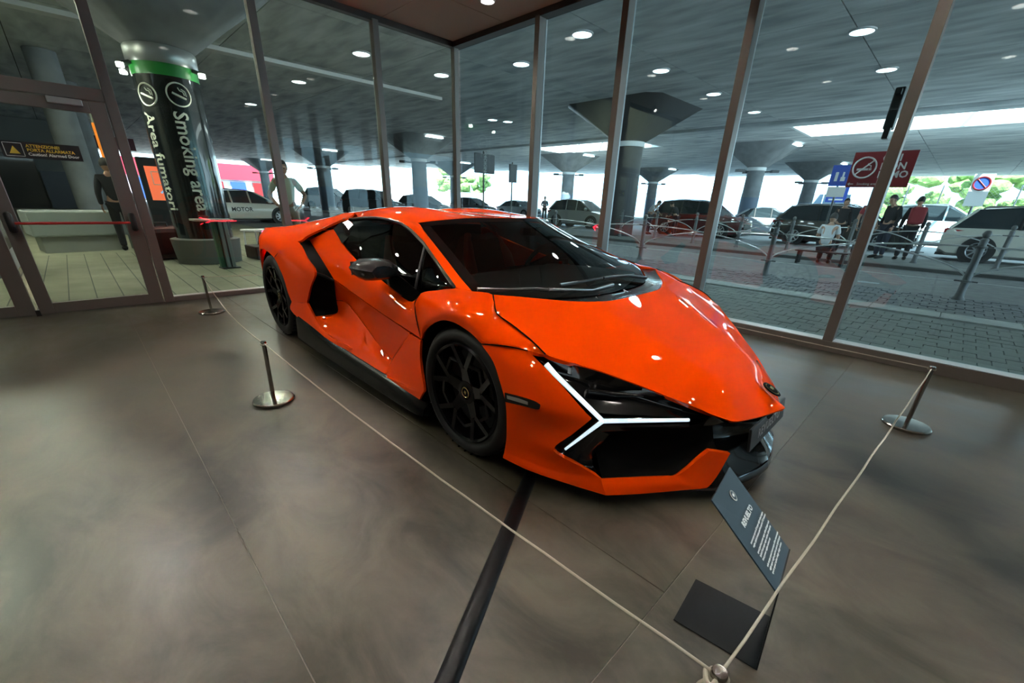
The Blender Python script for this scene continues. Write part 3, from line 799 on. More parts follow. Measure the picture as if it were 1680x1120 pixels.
for h, s in zip(hls, (1, -1)):
    bm = bmesh.new(); a, b = P3((938, 603, -.80)), P3((932, 612, -.815))
    bx(bm, (-.008, -.004, -.014), (.008, .004, .014), Matrix.Translation(((a[0] + b[0]) / 2, s * (a[1] + b[1]) / 2, (a[2] + b[2]) / 2)))
    obj('reflector_chip', bm, GREYGL, h)
    bm = bmesh.new(); tube(bm, [(p[0], p[1] * s, p[2]) for p in (P3((965, 641, -.775)), P3((1010, 647, -.69)), P3((1055, 649, -.60)))], [.016, .014, .006], 6)
    obj('lamp_unit', bm, CARBON, h, smooth=60)
# side marker lamp
panel('side_marker', [[(828, 644, -1.001), (828, 652, -1.001), (828.5, 659, -1.0)], [(855, 651, -.992), (855, 658, -.991), (855, 665, -.990)], [(876, 658, -.974), (876, 664, -.973), (878, 671, -.971)], [(886, 664, -.962), (886, 667, -.962), (885, 671, -.962)]], GLOSS, 3, 3, 0.004)
panel('marker_lens', [[(831, 648, -1.004), (832, 654, -1.003)], [(852, 653.5, -.996), (852, 660, -.995)], [(866, 659, -.986), (866, 664, -.986)]], GREYGL, 3, 2, 0)

# ---- tail: bumper, diffuser, Y tail lamps
panel('rear_bumper', [
    [(-3.56, -.80, .72), (-3.70, -.45, .72), (-3.755, 0, .72)],
    [(-3.56, -.80, .60), (-3.74, -.5, .60), (-3.775, 0, .60)],
    [(-3.54, -.82, .42), (-3.70, -.5, .44), (-3.74, 0, .44)],
    [(-3.46, -.85, .30), (-3.60, -.5, .30), (-3.64, 0, .30)]], ORANGE, 4, 4, 0)
panel('tail_panel', [
    [(-3.58, -.68, .903), (-3.71, -.45, .898), (-3.768, 0, .898)],
    [(-3.565, -.77, .82), (-3.68, -.5, .80), (-3.73, 0, .80)],
    [(-3.56, -.80, .722), (-3.72, -.5, .722), (-3.755, 0, .722)]], MATTE, 4, 4, 0)
panel('diffuser', [
    [(-3.50, -.88, .30), (-3.60, -.5, .30), (-3.64, 0, .30)],
    [(-3.50, -.86, .18), (-3.56, -.5, .20), (-3.58, 0, .20)],
    [(-3.20, -.84, .10), (-3.20, -.5, .10), (-3.20, 0, .10)]], CARBON, 3, 3, 0)
for s in (-1, 1):
    bm = bmesh.new(); c = (-3.64, s * .68, .845)
    for p in ((-3.50, s * .80, .885), (-3.50, s * .80, .785), (-3.765, s * .38, .85)): tube(bm, [c, p], .013, 6)
    obj('tail_lamp', bm, TAILM, car, smooth=60)

# ---- dark shut lines between panels
def gap(pts, r=.0032):
    c = curve([P3(t) for t in pts], 4)
    ribbon('shut_line', [Vector(p) for p in c], r, MATTE, car)
gap([(809, 483.5, -.802), (811, 497, -.837), (816, 514.7, -.870), (841, 533.3, -.882), (873, 559.4, -.887), (895, 581, -.877)])
gap([(690, 481.5, -.886), (681.3, 494, -.915), (681, 506, -.932), (683, 522.5, -.958), (687, 538, -.968), (690.6, 550, -.974)], .0026)
gap([(790, 564.4, -1.001), (812, 565.4, -.985), (840, 569.2, -.952), (866, 575, -.92)], .0028)
gap([(474, 397, -.925), (466, 404, -.972), (455, 416, -.998), (450, 422, -1.001)], .0022)

# ---- wheels
def wheel(x, y, R, w, rim_r):
    s = -1 if y < 0 else 1
    root_m = Matrix.Translation((x, y, R)) @ Matrix.Rotation(math.radians(90) * (1 if s < 0 else -1), 4, 'X')
    # local Z points outwards (to the viewer's side)
    bm = bmesh.new()
    lathe(bm, [(rim_r, -w + .01), (R - .03, -w), (R - .006, -w + .025), (R, -w + .06), (R, -.06), (R - .006, -.028), (R - .03, -.006), (R - .055, 0), (rim_r + .02, -.006), (rim_r + .004, -.016), (rim_r, -.03)], 64, root_m, close=True)
    tyre = obj('wheel', bm, RUBBER, car, smooth=50)
    # tread grooves
    bm = bmesh.new()
    for k in range(40):
        a = 2 * math.pi * k / 40
        Mk = root_m @ Matrix.Rotation(a, 4, 'Z')
        bx(bm, (R - .0035, -.004, -w + .05), (R + .0006, .004, -.02), Mk)
    obj('tread_groove', bm, MATTE, tyre)
    bm = bmesh.new()
    lathe(bm, [(rim_r + .004, -.014), (rim_r - .004, -.004), (rim_r - .016, -.012), (rim_r - .022, -.05), (rim_r - .03, -w + .02), (rim_r, -w + .02)], 64, root_m)
    n = 5
    for k in range(n):
        Mk = root_m @ Matrix.Rotation(2 * math.pi * k / n + .30, 4, 'Z')
        ro = rim_r - .008; rm = rim_r * .52
        def arm(pts, z0, z1, M=Mk):
            A = [bm.verts.new(M @ Vector((px, py, z))) for px, py, z in z0]; B = [bm.verts.new(M @ Vector((px, py, z))) for px, py, z in z1]
            for i in range(4): bm.faces.new((A[i], A[(i + 1) % 4], B[(i + 1) % 4], B[i]))
            bm.faces.new(A[::-1]); bm.faces.new(B)
        for sg in (-1, 1):
            a2 = sg * .30; a1 = sg * .085
            e = Vector((math.cos(a2) * ro, math.sin(a2) * ro, 0)); m0 = Vector((math.cos(a1) * rm, math.sin(a1) * rm, 0)); h0 = Vector((.05, sg * .016, 0))
            for p, q, zp, zq, wp, wq in ((h0, m0, -.040, -.022, .017, .014), (m0, e, -.022, -.008, .014, .013)):
                t = (q - p).normalized(); nn = Vector((-t.y, t.x, 0))
                z0 = [(p + nn * wp).to_tuple()[:2] + (zp,), (p - nn * wp).to_tuple()[:2] + (zp,), (p - nn * wp * .6).to_tuple()[:2] + (zp - .035,), (p + nn * wp * .6).to_tuple()[:2] + (zp - .035,)]
                z1 = [(q + nn * wq).to_tuple()[:2] + (zq,), (q - nn * wq).to_tuple()[:2] + (zq,), (q - nn * wq * .6).to_tuple()[:2] + (zq - .03,), (q + nn * wq * .6).to_tuple()[:2] + (zq - .03,)]
                arm(None, z0, z1)
            # cross tie
            p = m0 + (e - m0) * .25; q = Vector((math.cos(sg * .628) * rim_r * .74, math.sin(sg * .628) * rim_r * .74, 0))
            t = (q - p).normalized(); nn = Vector((-t.y, t.x, 0))
            z0 = [(p + nn * .008).to_tuple()[:2] + (-.018,), (p - nn * .008).to_tuple()[:2] + (-.018,), (p - nn * .006).to_tuple()[:2] + (-.04,), (p + nn * .006).to_tuple()[:2] + (-.04,)]
            z1 = [(q + nn * .008).to_tuple()[:2] + (-.026,), (q - nn * .008).to_tuple()[:2] + (-.026,), (q - nn * .006).to_tuple()[:2] + (-.045,), (q + nn * .006).to_tuple()[:2] + (-.045,)]
            arm(None, z0, z1)
    lathe(bm, [(.066, -.07), (.068, -.044), (.060, -.036), (.038, -.034), (.036, -.042), (0, -.042)], 24, root_m)
    bmesh.ops.recalc_face_normals(bm, faces=bm.faces)
    obj('rim', bm, RIMB, tyre, smooth=30)
    bm = bmesh.new(); lathe(bm, [(0, -.032), (.030, -.032), (.033, -.038), (.033, -.05)], 24, root_m); cap = obj('hub_cap', bm, MATTE, tyre, smooth=40)
    bm = bmesh.new(); lathe(bm, [(.024, -.0315), (.026, -.0295), (.029, -.0315)], 24, root_m); obj('hub_ring', bm, GOLD, tyre, smooth=60)
    bm = bmesh.new(); prism(bm, [(-.010, -.002), (-.003, .012), (.006, .007), (.011, .012), (.008, -.002), (.001, -.012), (-.003, -.004)], -.032, -.030, root_m); obj('hub_bull', bm, GOLD, tyre)
    bm = bmesh.new(); lathe(bm, [(.10, -.11), (rim_r - .045, -.11), (rim_r - .045, -.135), (.10, -.135)], 48, root_m, close=True)
    obj('brake_disc', bm, mat('brake_grey', (.06, .06, .06), rough=.4, metal=.6), tyre, smooth=40)
    bm = bmesh.new()
    prism(bm, [((rim_r - a) * math.cos(t), (rim_r - a) * math.sin(t)) for a, t in [(.035, .45 + .12 * i) for i in range(8)] + [(.12, .45 + .12 * i) for i in range(7, -1, -1)]], -.14, -.075, root_m)
    obj('brake_caliper', bm, mat('caliper_black', (.02, .02, .02), rough=.3), tyre, smooth=40)
for s in (-1, 1):
    wheel(0.0, s * .985, .3465, .265, .262)
    wheel(-2.779, s * .995, .370, .335, .274)

# ---- wipers
def wiper(pts, arm, silver):
    bm = bmesh.new(); tube(bm, pts, .008, 6); o = obj('wiper', bm, WIPER, car, smooth=60)
    bm = bmesh.new(); tube(bm, arm, [.008] * (len(arm) - 1) + [.012], 6); obj('wiper_arm', bm, SILV if silver else WIPER, o, smooth=60)
    bm = bmesh.new(); n = len(pts) // 2 or 1
    tube(bm, [(Vector(pts[0]) + Vector((0, 0, .006))), (Vector(pts[0]) * .55 + Vector(pts[-1]) * .45 + Vector((0, 0, .006)))], .0055, 6); obj('wiper_spoiler', bm, SILV, o, smooth=60)
def onws(px, py, dz=0.014):
    # sight line against the windscreen wedge plane
    v = (px - 840) / FPX * _r - (py - CYPX) / FPX * _u + _d
    # surface z = .785-.412(x-.345) - .10*max(0,|y|-.3)
    t = 1.0
    for _ in range(60):
        p = CAM + v * t; f = p[2] - (plane_z(p[0]) - .165 * max(0, abs(p[1]) - .37) + dz - .052 * (p[0] > .1) * min(1, (p[0] - .1) / .12)); t += f * .5
    return CAM + v * t
wiper([onws(783, 475), onws(830, 475), onws(880, 474), onws(925, 478)], [onws(900, 475, .02), onws(940, 475, .02), onws(972, 476, .016), onws(1005, 467, .01)], True)
wiper([onws(919, 468), onws(960, 461), onws(1000, 454), onws(1040, 451)], [onws(990, 456, .02), onws(1030, 452, .02), onws(1060, 456, .012)], False)
for px0, px1 in (((978, 487), (983, 494)), ((1023, 475), (1044, 487)), ((1060, 462), (1083, 472))):
    bm = bmesh.new(); a, b = onws(*px0, .004), onws(*px1, .004); tube(bm, [a, b], .003, 5); obj('cowl_seam', bm, SILV, car)

# ---- cabin
def seat(y):
    bm = bmesh.new()
    pr = [(-1.55, .95), (-1.44, .99), (-1.37, .95), (-1.30, .70), (-1.18, .46), (-.82, .48), (-.78, .42), (-.80, .34), (-1.30, .30), (-1.45, .45), (-1.56, .80)]
    rows = []
    for yy, k in ((-.24, .88), (-.20, 1.0), (-.12, 1.0), (0, .97), (.12, 1.0), (.20, 1.0), (.24, .88)):
        cx, cz = -1.3, .55
        rows.append([bm.verts.new((cx + (a - cx) * k, y + yy * (.72 if b > .9 else 1), cz + (b - cz) * k)) for a, b in pr])
    n = len(pr)
    for a, b in zip(rows, rows[1:]):
        for j in range(n): bm.faces.new((a[j], a[(j + 1) % n], b[(j + 1) % n], b[j]))
    bm.faces.new(rows[0]); bm.faces.new(rows[-1][::-1]); bmesh.ops.recalc_face_normals(bm, faces=bm.faces)
    s = obj('seat', bm, MATTE, car, smooth=40)
    for sg in (-1, 1):
        bm = bmesh.new(); tube(bm, [(-1.43, y + sg * .15, .98), (-1.33, y + sg * .22, .80), (-1.24, y + sg * .23, .60), (-1.12, y + sg * .22, .50), (-.85, y + sg * .2, .50)], [.03, .05, .05, .045, .03], 8)
        obj('seat_bolster', bm, SEATO, s, smooth=180)
seat(-.37); seat(.37)
Gd = [[(-.75, -.72, .70), (-.75, -.35, .74), (-.75, 0, .76), (-.75, .35, .77), (-.75, .72, .70)],
      [(-.62, -.72, .78), (-.60, -.35, .815), (-.58, 0, .82), (-.58, .35, .83), (-.62, .72, .78)],
      [(-.30, -.74, .795), (-.22, -.4, .805), (-.18, 0, .81), (-.22, .4, .805), (-.30, .74, .795)],
      [(-.12, -.78, .79), (.05, -.45, .775), (.17, 0, .77), (.05, .45, .775), (-.12, .78, .79)]]
obj('dashboard', grid_mesh('dashboard', catmull(catmull(np.array(Gd, float), 4, 0), 5, 1), 0, centre=(0, 0, 0)), DASHM, car)
bm = bmesh.new(); tube(bm, [(-.78, -.5, .55), (-.70, -.2, .70), (-.70, .2, .70), (-.78, .5, .55)], .12, 8); obj('dash_front', bm, MATTE, car, smooth=60)
Ms = Matrix.Translation((-.70, .37, .80)) @ Matrix.Rotation(math.radians(-68), 4, 'Y')
bm = bmesh.new()
tube(bm, [Ms @ Vector((.165 * math.cos(t), .18 * math.sin(t), 0)) for t in np.linspace(0, 2 * math.pi, 33)], .016, 8, cap=False)
sw_ = obj('steering_wheel', bm, CARBON, car, smooth=180)
bm = bmesh.new(); bx(bm, (-.05, -.15, -.02), (.03, .15, .015), Ms); obj('wheel_spoke', bm, CARBON, sw_, bevel=.005)
bm = bmesh.new(); tube(bm, [(-.62, .18, .82), (-.55, .28, .875), (-.55, .46, .875), (-.62, .56, .82)], .03, 8); obj('instrument_hood', bm, CARBON, car, smooth=60)
bm = bmesh.new(); bx(bm, (-.50, -.09, 1.045), (-.47, .09, 1.095)); bx(bm, (-.47, -.02, 1.06), (-.42, .02, 1.10)); obj('inside_mirror', bm, MATTE, car, bevel=.006)
bm = bmesh.new(); bx(bm, (-1.9, -.62, .30), (-1.72, .62, 1.04)); obj('rear_bulkhead', bm, MATTE, car)
# ================================================================== stanchions, rope, info stand, cable cover
ROPE = mat('pale_rope', (.42, .38, .31), rough=.8)
def stanchion(x, y, label, h=.405, lean=(0, 0), base=True):
    s = empty('rope_stanchion', (x, y, 0), 0, label, 'stanchion', 'low steel rope stanchions round the car')
    bm = bmesh.new(); lathe(bm, [(0, 0), (.118, 0), (.125, .004), (.125, .016), (.118, .022), (.02, .026), (0, .026)], 48); obj('base', bm, STEEL, s, smooth=35)
    bm = bmesh.new(); tube(bm, [(0, 0, .02), (lean[0], lean[1], h - .02)], .0125, 16); obj('post', bm, STEEL, s, smooth=40)
    bm = bmesh.new(); lathe(bm, [(0, h + .004), (.0145, h + .003), (.016, h - .002), (.016, h - .02), (.012, h - .022)], 20, Matrix.Translation((lean[0], lean[1], 0))); obj('cap', bm, STEEL, s, smooth=40)
    return Vector((x + lean[0], y + lean[1], h - .010))
sA = stanchion(-4.097, -1.317, 'low steel rope stanchion nearest the glass door, beside the rear wheel')
sB = stanchion(-1.302, -1.520, 'low steel rope stanchion midway along the car, near its side skirt', lean=(.01, .008))
sC = stanchion(1.648, 1.343, 'low steel rope stanchion off the nose of the car, by the right-hand glass wall', lean=(0, .02))
sD = stanchion(1.457, -1.469, 'low steel rope stanchion at the bottom edge, in front of the info stand')
sE = stanchion(-4.20, 2.25, 'low steel rope stanchion hidden behind the car, in the glazed corner')
def rope(a, b, sag, label, n=24, wob=0.0):
    pts = []
    for i in range(n + 1):
        t = i / n; p = a.lerp(b, t); p.z -= sag * 4 * t * (1 - t)
        p.x += wob * math.sin(t * 37); p.z += wob * math.sin(t * 53 + 1)
        pts.append(p)
    bm = bmesh.new(); tube(bm, pts, .0034, 7)
    for e, sgn in ((a, 1), (b, -1)):
        ring = [e + Vector((.018 * math.cos(t), .018 * math.sin(t), -.004 + .002 * math.sin(3 * t))) for t in np.linspace(0, 2 * math.pi, 15)]
        tube(bm, ring, .0036, 6)
    tag(obj('barrier_rope', bm, ROPE, smooth=180), label, 'rope', 'pale barrier ropes between the stanchions')
rope(sA, sB, .085, 'thin pale rope sagging between the two stanchions beside the left flank of the picture')
rope(sB, sD, .03, 'long thin pale rope crossing the black cable cover in front of the car', wob=.0012)
rope(sD, sC, .012, 'taut thin pale rope passing the info stand to the stanchion off the nose', wob=.0015)
rope(sC, sE, .06, 'thin pale rope running behind the car along the right-hand glass wall')
rope(sE, sA, .05, 'thin pale rope running behind the tail of the car to the door')
# knot at the near stanchion
bm = bmesh.new()
tube(bm, [sD + Vector((-.012 + .012 * math.cos(t * 2), -.016 + .014 * math.sin(t * 3), -.03 + .03 * t / 6)) for t in np.linspace(0, 6.3, 30)], .0048, 6)
tag(obj('rope_knot', bm, ROPE, smooth=180), 'pale rope end knotted round the stanchion at the bottom edge', 'knot')

# black cable cover from under the car to the lower edge
bm = bmesh.new()
a, b_ = Vector((.30, -.70, 0)), Vector((1.06, -2.02, 0)); t = (b_ - a).normalized(); nn = Vector((-t.y, t.x, 0))
prof = [(-.034, 0), (-.029, .011), (-.015, .019), (.0, .021), (.015, .019), (.029, .011), (.034, 0)]
A = [[bm.verts.new(p + nn * u + Vector((0, 0, v))) for u, v in prof] for p in (a, a.lerp(b_, .35), a.lerp(b_, .7), b_)]
for r, q in zip(A, A[1:]):
    for j in range(6): bm.faces.new((r[j], r[j + 1], q[j + 1], q[j]))
bm.faces.new(A[0]); bm.faces.new(A[-1][::-1])
bmesh.ops.recalc_face_normals(bm, faces=bm.faces)
tag(obj('cable_cover', bm, mat('black_rubber', (.005, .005, .0055), rough=.3, spec=.22), smooth=60), 'black rubber cable cover strip running out from under the car nose', 'cable cover')

# folded metal info stand
NAVY = mat('slate_blue_metal', (.022, .040, .055), rough=.5, spec=.35)
IBLK = mat('anthracite_metal', (.008, .0095, .011), rough=.45, spec=.2)
TXT = mat('printed_white', (.75, .77, .78), rough=.6)
stand = empty('info_stand', (1.36, -.955, 0), 0, 'folded slate-blue metal info stand with printed text in front of the car nose', 'info stand')
def lp(p): return Vector(p) - Vector((1.36, -.955, 0))
def sheet(name, quad, th, m, par, n=None):
    q = [lp(p) for p in quad]; nrm = (q[1] - q[0]).cross(q[3] - q[0]).normalized() * th
    bm = bmesh.new(); A = [bm.verts.new(p) for p in q]; B = [bm.verts.new(p - nrm) for p in q]
    bm.faces.new(A); bm.faces.new(B[::-1])
    for i in range(4): bm.faces.new((A[i], B[i], B[(i + 1) % 4], A[(i + 1) % 4]))
    bmesh.ops.recalc_face_normals(bm, faces=bm.faces)
    return obj(name, bm, m, par)
bl, br_ = Vector((1.494, -1.056, 0.002)), Vector((1.470, -.834, 0.002))
fl, fr_ = Vector((1.251, -1.082, .002)), Vector((1.232, -.868, .002))
tl, tr = Vector(S(1275, 972, y=-1.056)), Vector(S(1294.5, 900, y=-.834))
ul, ur = Vector(S(1168, 820, y=-1.072)), Vector(S(1198, 766, y=-.862))
sheet('foot', [fl + Vector((0, 0, .004)), bl + Vector((0, 0, .004)), br_ + Vector((0, 0, .004)), fr_ + Vector((0, 0, .004))], .004, IBLK, stand)
sheet('upright', [bl, tl, tr, br_], .004, IBLK, stand)
face = sheet('text_panel', [ul, tl, tr, ur], .004, NAVY, stand)
o = lp(ul); ex = (ur - ul); ey = (tl - ul)       # reading: lines run along ul->ur, top at ul
Wd, Hd = ex.length, ey.length
Mt = frame(o, ex, -ey)
nz = Mt.to_3x3() @ Vector((0, 0, 1))
if nz.z < 0: raise RuntimeError('info panel faces down')
def ptext(s, x, y, size, al='LEFT', bold=0.0):
    tm = text_mesh(s, size, 0, al, bold); tm.transform(Mt @ Matrix.Translation((x, -y, .0012))); obj('lettering', tm, TXT, face)
ptext('REVUELTO', .055, .118, .023, 'LEFT', .0012)
rng = random.Random(4)
words = 'hybrid V12 engine all wheel drive carbon monocoque super sports car power torque design aerodynamics eight speed gearbox electric motors front axle'.split()
yy = .160
for blk in range(5):
    for ln in range((2, 3, 3, 3, 3)[blk]):
        if yy > Hd - .025: break
        s_ = ''; lim = 44 if ln < 2 else rng.randint(20, 38)
        while len(s_) < lim: s_ += rng.choice(words) + ' '
        ptext(s_[:46], .03 if blk % 2 == 0 else .03, yy,   .0088, 'LEFT', .00055); yy += .0112
    yy += .008
bm = bmesh.new(); prism(bm, [(x + .115, y - .05) for x, y in shield(.014, .016)], .0005, .0015, Mt); sh_ = obj('shield_logo', bm, mat('logo_silver', (.6, .58, .5), rough=.4), face)
bm = bmesh.new(); prism(bm, [(x + .115, y - .05) for x, y in shield(.011, .0125)], .0015, .002, Mt); obj('shield_logo_field', bm, NAVY, face)
bm = bmesh.new(); prism(bm, [(x * .45 + .115, y * .45 - .05) for x, y in [(-.014, .004), (-.008, .012), (.004, .010), (.012, .016), (.010, .006), (.014, -.004), (.006, -.006), (.002, -.014), (-.002, -.004), (-.010, -.010)]], .002, .0025, Mt); obj('shield_logo_bull', bm, mat('logo_pale', (.8, .8, .75), rough=.5), face)
# ================================================================== outside: ground, canopy, columns
CONC = mat('board_marked_concrete', (.3, .32, .32), rough=.85)
noisy(CONC, (.30, .33, .34), (.66, .69, .70), scale=1.1, detail=10, stretch=(.5, 2.0, 1), lo=.30, hi=.72, bump=.2, dist=.4)
CONCP = mat('column_concrete', (.33, .35, .36), rough=.8); noisy(CONCP, (.15, .165, .175), (.24, .255, .265), scale=2, detail=6)
COLD = mat('charcoal_column', (.035, .037, .04), rough=.5); COLB = mat('blue_grey_column', (.12, .16, .22), rough=.6)
GAP = mat('canopy_joint', (.05, .055, .055), rough=.9)
ASPH = mat('asphalt', (.09, .095, .095), rough=.85); noisy(ASPH, (.10, .105, .105), (.17, .175, .17), scale=6, detail=8)
PAVE = mat('grey_paver', (.16, .17, .155), rough=.8); noisy(PAVE, (.11, .12, .11), (.20, .21, .19), scale=3, detail=8)
PAVED = mat('dark_sett', (.085, .095, .10), rough=.75); noisy(PAVED, (.06, .07, .075), (.13, .14, .145), scale=7, detail=8)
PAVEL = mat('green_grey_paving', (.25, .24, .16), rough=.7); noisy(PAVEL, (.20, .195, .125), (.29, .28, .19), scale=2, detail=7)
KERB = mat('pale_kerb_stone', (.36, .37, .34), rough=.8); noisy(KERB, (.30, .31, .29), (.42, .43, .40), scale=4, detail=8)
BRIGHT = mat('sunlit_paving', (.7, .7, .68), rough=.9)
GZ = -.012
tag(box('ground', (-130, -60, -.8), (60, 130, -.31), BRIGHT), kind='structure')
g0 = tag(box('pavement_left', (-70, -25, -.31), (X0 - .12, 2.95, GZ), PAVEL), kind='structure')
g1 = tag(box('pavement_right', (X0 - .12, 2.99, -.31), (14, 5.93, GZ - .02), ASPH), kind='structure')
# paving joints seen through the door
JM = mat('paving_joint', (.10, .105, .085), rough=.9)
for k in range(28):
    y = -4.2 + k * .25
    box('paving_joint', (-11, y - .006, GZ), (X0 - .13, y + .006, GZ + .0015), JM, g0)
# individual pavers in front of the right-hand glass
sp = .2; bm = bmesh.new(); bx(bm, (0, 0, -.06), (sp - .008, sp - .008, 0)); pm = bpy.data.meshes.new('paver'); bm.to_mesh(pm); bm.free(); pm.materials.append(PAVE)
cells = [(x, y) for i in range(60) for j in range(14) for x, y in [(-7.2 + i * sp + (.1 if j % 2 else 0), 3.02 + j * sp)] if x > -4.9]
cells.sort(key=lambda c: math.hypot(c[0] - 1.0, c[1] - 3.5))
rng = random.Random(7)
for x, y in cells[:290]:
    o = bpy.data.objects.new('paver', pm); COL.objects.link(o); o.parent = g1; o.location = (x, y, GZ + rng.uniform(-.003, .002))
bm = bmesh.new()
for x, y in cells[290:]: bx(bm, (x, y, -.06), (x + sp - .008, y + sp - .008, GZ))
tag(obj('paver_field', bm, PAVE, g1), kind='stuff')
kerb = empty('kerb_1', (0, 0, 0)); kerb['kind'] = 'structure'; kerb.name = 'trim_1'
bm = bmesh.new(); bx(bm, (0, 0, -.2), (.772, .47, 0)); km = bpy.data.meshes.new('kerb_stone'); bm.to_mesh(km); bm.free(); km.materials.append(KERB)
for k in range(-26, 12):
    o = bpy.data.objects.new('kerb_stone', km); COL.objects.link(o); o.parent = kerb; o.location = (.88 + k * .78, 5.945, GZ + .004)
g2 = tag(box('pavement_setts', (-60, 6.42, -.31), (14, 8.6, GZ - .02), ASPH), kind='structure')
bm = bmesh.new(); s2 = .2
for i in range(70):
    for j in range(10):
        x = -8 + i * s2 + (.1 if j % 2 else 0); y = 6.44 + j * s2
        bx(bm, (x, y, -.08), (x + s2 - .012, y + s2 - .012, GZ + rng.uniform(-.004, .003)))
tag(obj('sett_field', bm, PAVED, g2), kind='stuff')
g3 = tag(box('road', (-75, 8.6, -.31), (20, 60, -.05), ASPH), kind='structure')
box('bounce_road_surface', (-75, 16.4, -.06), (20, 60, -.049), mat('bounce_asphalt', (.30, .31, .31), rough=.85), g3)  # far road coloured paler to bounce light up to the canopy
box('road_edge_line', (-60, 11.45, -.05), (14, 11.57, -.046), KERB, g3)
isl = tag(box('pavement_island', (-60, 13.3, -.2), (16, 16.4, .03), PAVE), kind='structure')
box('island_kerb', (-60, 13.05, -.2), (16, 13.3, .03), mat('dark_kerb', (.05, .052, .05), rough=.8), isl)
tag(box('road_left', (-75, 2.95, -.31), (X0 - 4, 5.93, GZ - .01), ASPH), kind='structure')

# ---- canopy in cells, with two skylight wells
CZ = 4.9
can = empty('ceiling_canopy', (0, 0, 0)); can['kind'] = 'structure'
px_, py_ = 4.2, 4.1
def inside(x, y):                     # canopy outline, seen edge runs diagonally
    e = [(-66, 14), (-38, 43), (-20, 56), (30, 62)]
    for (xa, ya), (xb, yb) in zip(e, e[1:]):
        if xa <= x <= xb and y > ya + (yb - ya) * (x - xa) / (xb - xa): return False
    return -66 < x < 30 and -22 < y
def hole(x, y): return 22.4 < y < 26.5 and (-22.4 < x < -14.0 or -5.6 < x < 15.4)
bm = bmesh.new(); cells = []
for i in range(-15, 7):
    for j in range(-12, 10):
        xa, ya = -5.6 + i * px_, 22.4 + j * py_
        xc, yc = xa + px_ / 2, ya + py_ / 2
        if not inside(xc, yc) or hole(xc, yc): continue
        bx(bm, (xa, ya, CZ + .05), (xa + px_, ya + py_, CZ + .7)); cells.append((xa, ya))
obj('canopy_slab', bm, GAP, can)
bm = bmesh.new(); bx(bm, (.012, .012, 0), (px_ - .012, py_ - .012, .06)); cm = bpy.data.meshes.new('canopy_panel'); bm.to_mesh(cm); bm.free(); cm.materials.append(CONC)
cells.sort(key=lambda c: math.hypot(c[0] - 0, c[1] - 8))
for xa, ya in cells[:290]:
    o = bpy.data.objects.new('canopy_panel', cm); COL.objects.link(o); o.parent = can; o.location = (xa, ya, CZ)
if cells[290:]:
    bm = bmesh.new()
    for xa, ya in cells[290:]: bx(bm, (xa + .012, ya + .012, CZ), (xa + px_ - .012, ya + py_ - .012, CZ + .06))
    tag(obj('canopy_panel_field', bm, CONC, can), kind='stuff')
WELL = mat('white_skylight_well', (.75, .78, .78), rough=.7)
for xa, xb in ((-22.4, -14.0), (-5.6, 15.4)):
    for lo, hi in (((xa - .1, 22.3), (xb + .1, 22.45)), ((xa - .1, 26.45), (xb + .1, 26.6)), ((xa - .1, 22.4), (xa + .05, 26.5)), ((xb - .05, 22.4), (xb + .1, 26.5))):
        box('skylight_wall', (*lo, CZ - .02), (*hi, CZ + 1.5), WELL, can)
    k = xa + 2.1
    while k < xb:
        box('skylight_bar', (k - .05, 22.4, CZ + 1.30), (k + .05, 26.5, CZ + 1.42), WELL, can); k += 2.1
    box('skylight_bar', (xa, 24.4, CZ + 1.30), (xb, 24.5, CZ + 1.42), WELL, can)
box('daylight_strip', (-14.6, -14, CZ - .10), (-14.25, 9.3, CZ), mat('daylight_pale', (.6, .62, .62), rough=.6), can)  # pale colour stands for daylight through a slot in the canopy
box('canopy_beam', (-66, 21.2, CZ - .12), (20, 22.2, CZ), CONC, can)

# ---- round canopy luminaires
LUM = mat('canopy_lamp', (1, 1, 1), rough=.4, emit=(.86, .97, 1.0), estr=9)
lum_root = None
lums = [(-6.1, 7.43, 'nearest the glass, above the hood'), (-6.05, 11.14, 'second beyond the hood'), (-5.95, 14.72, 'beside the charcoal column capital'), (-5.85, 18.56, 'beyond the charcoal column capital'),
        (-1.35, 11.14, 'nearest, at the upper right'), (-1.3, 14.76, 'second at the upper right'), (-11.65, 4.72, 'left of the second window post'), (-16.4, 4.73, 'beyond the pale daylight strip'),
        (-22.4, 4.79, 'far beyond the pale daylight strip'), (-11.62, 7.39, 'just left of the corner post'), (-1.3, 7.4, 'unseen above the top edge of the picture at right, there for its light')]  # the last lamp is out of frame, kept only for its light
for px_a, lab in (((855, 106), 'small, right of the corner post'), ((808, 197), 'far, right of the corner post'), ((833, 200), 'far, beside the third window post')):
    q = S(*px_a, z=CZ - .03); lums.append((q[0], q[1], lab))
for x, y, lab in lums:
    d = empty('canopy_light', (x, y, CZ), 0, 'round white canopy lamp outside, ' + lab, 'ceiling light', 'canopy lamps outside')
    bm = bmesh.new(); lathe(bm, [(.26, .01), (.26, -.03), (.225, -.035), (.22, .01)], 24, close=True); obj('rim', bm, LAMPRIM, d, smooth=40)
    bm = bmesh.new(); lathe(bm, [(0, -.028), (.22, -.028)], 24); obj('diffuser', bm, LUM, d)
    if math.hypot(x, y) < 13.5:
        ld = bpy.data.lights.new('canopy_lamp', 'AREA'); ld.shape = 'DISK'; ld.size = .4; ld.energy = 110; ld.color = (.85, .97, 1)
        lo = bpy.data.objects.new('lamp', ld); COL.objects.link(lo); lo.parent = d; lo.location = (0, 0, -.05)
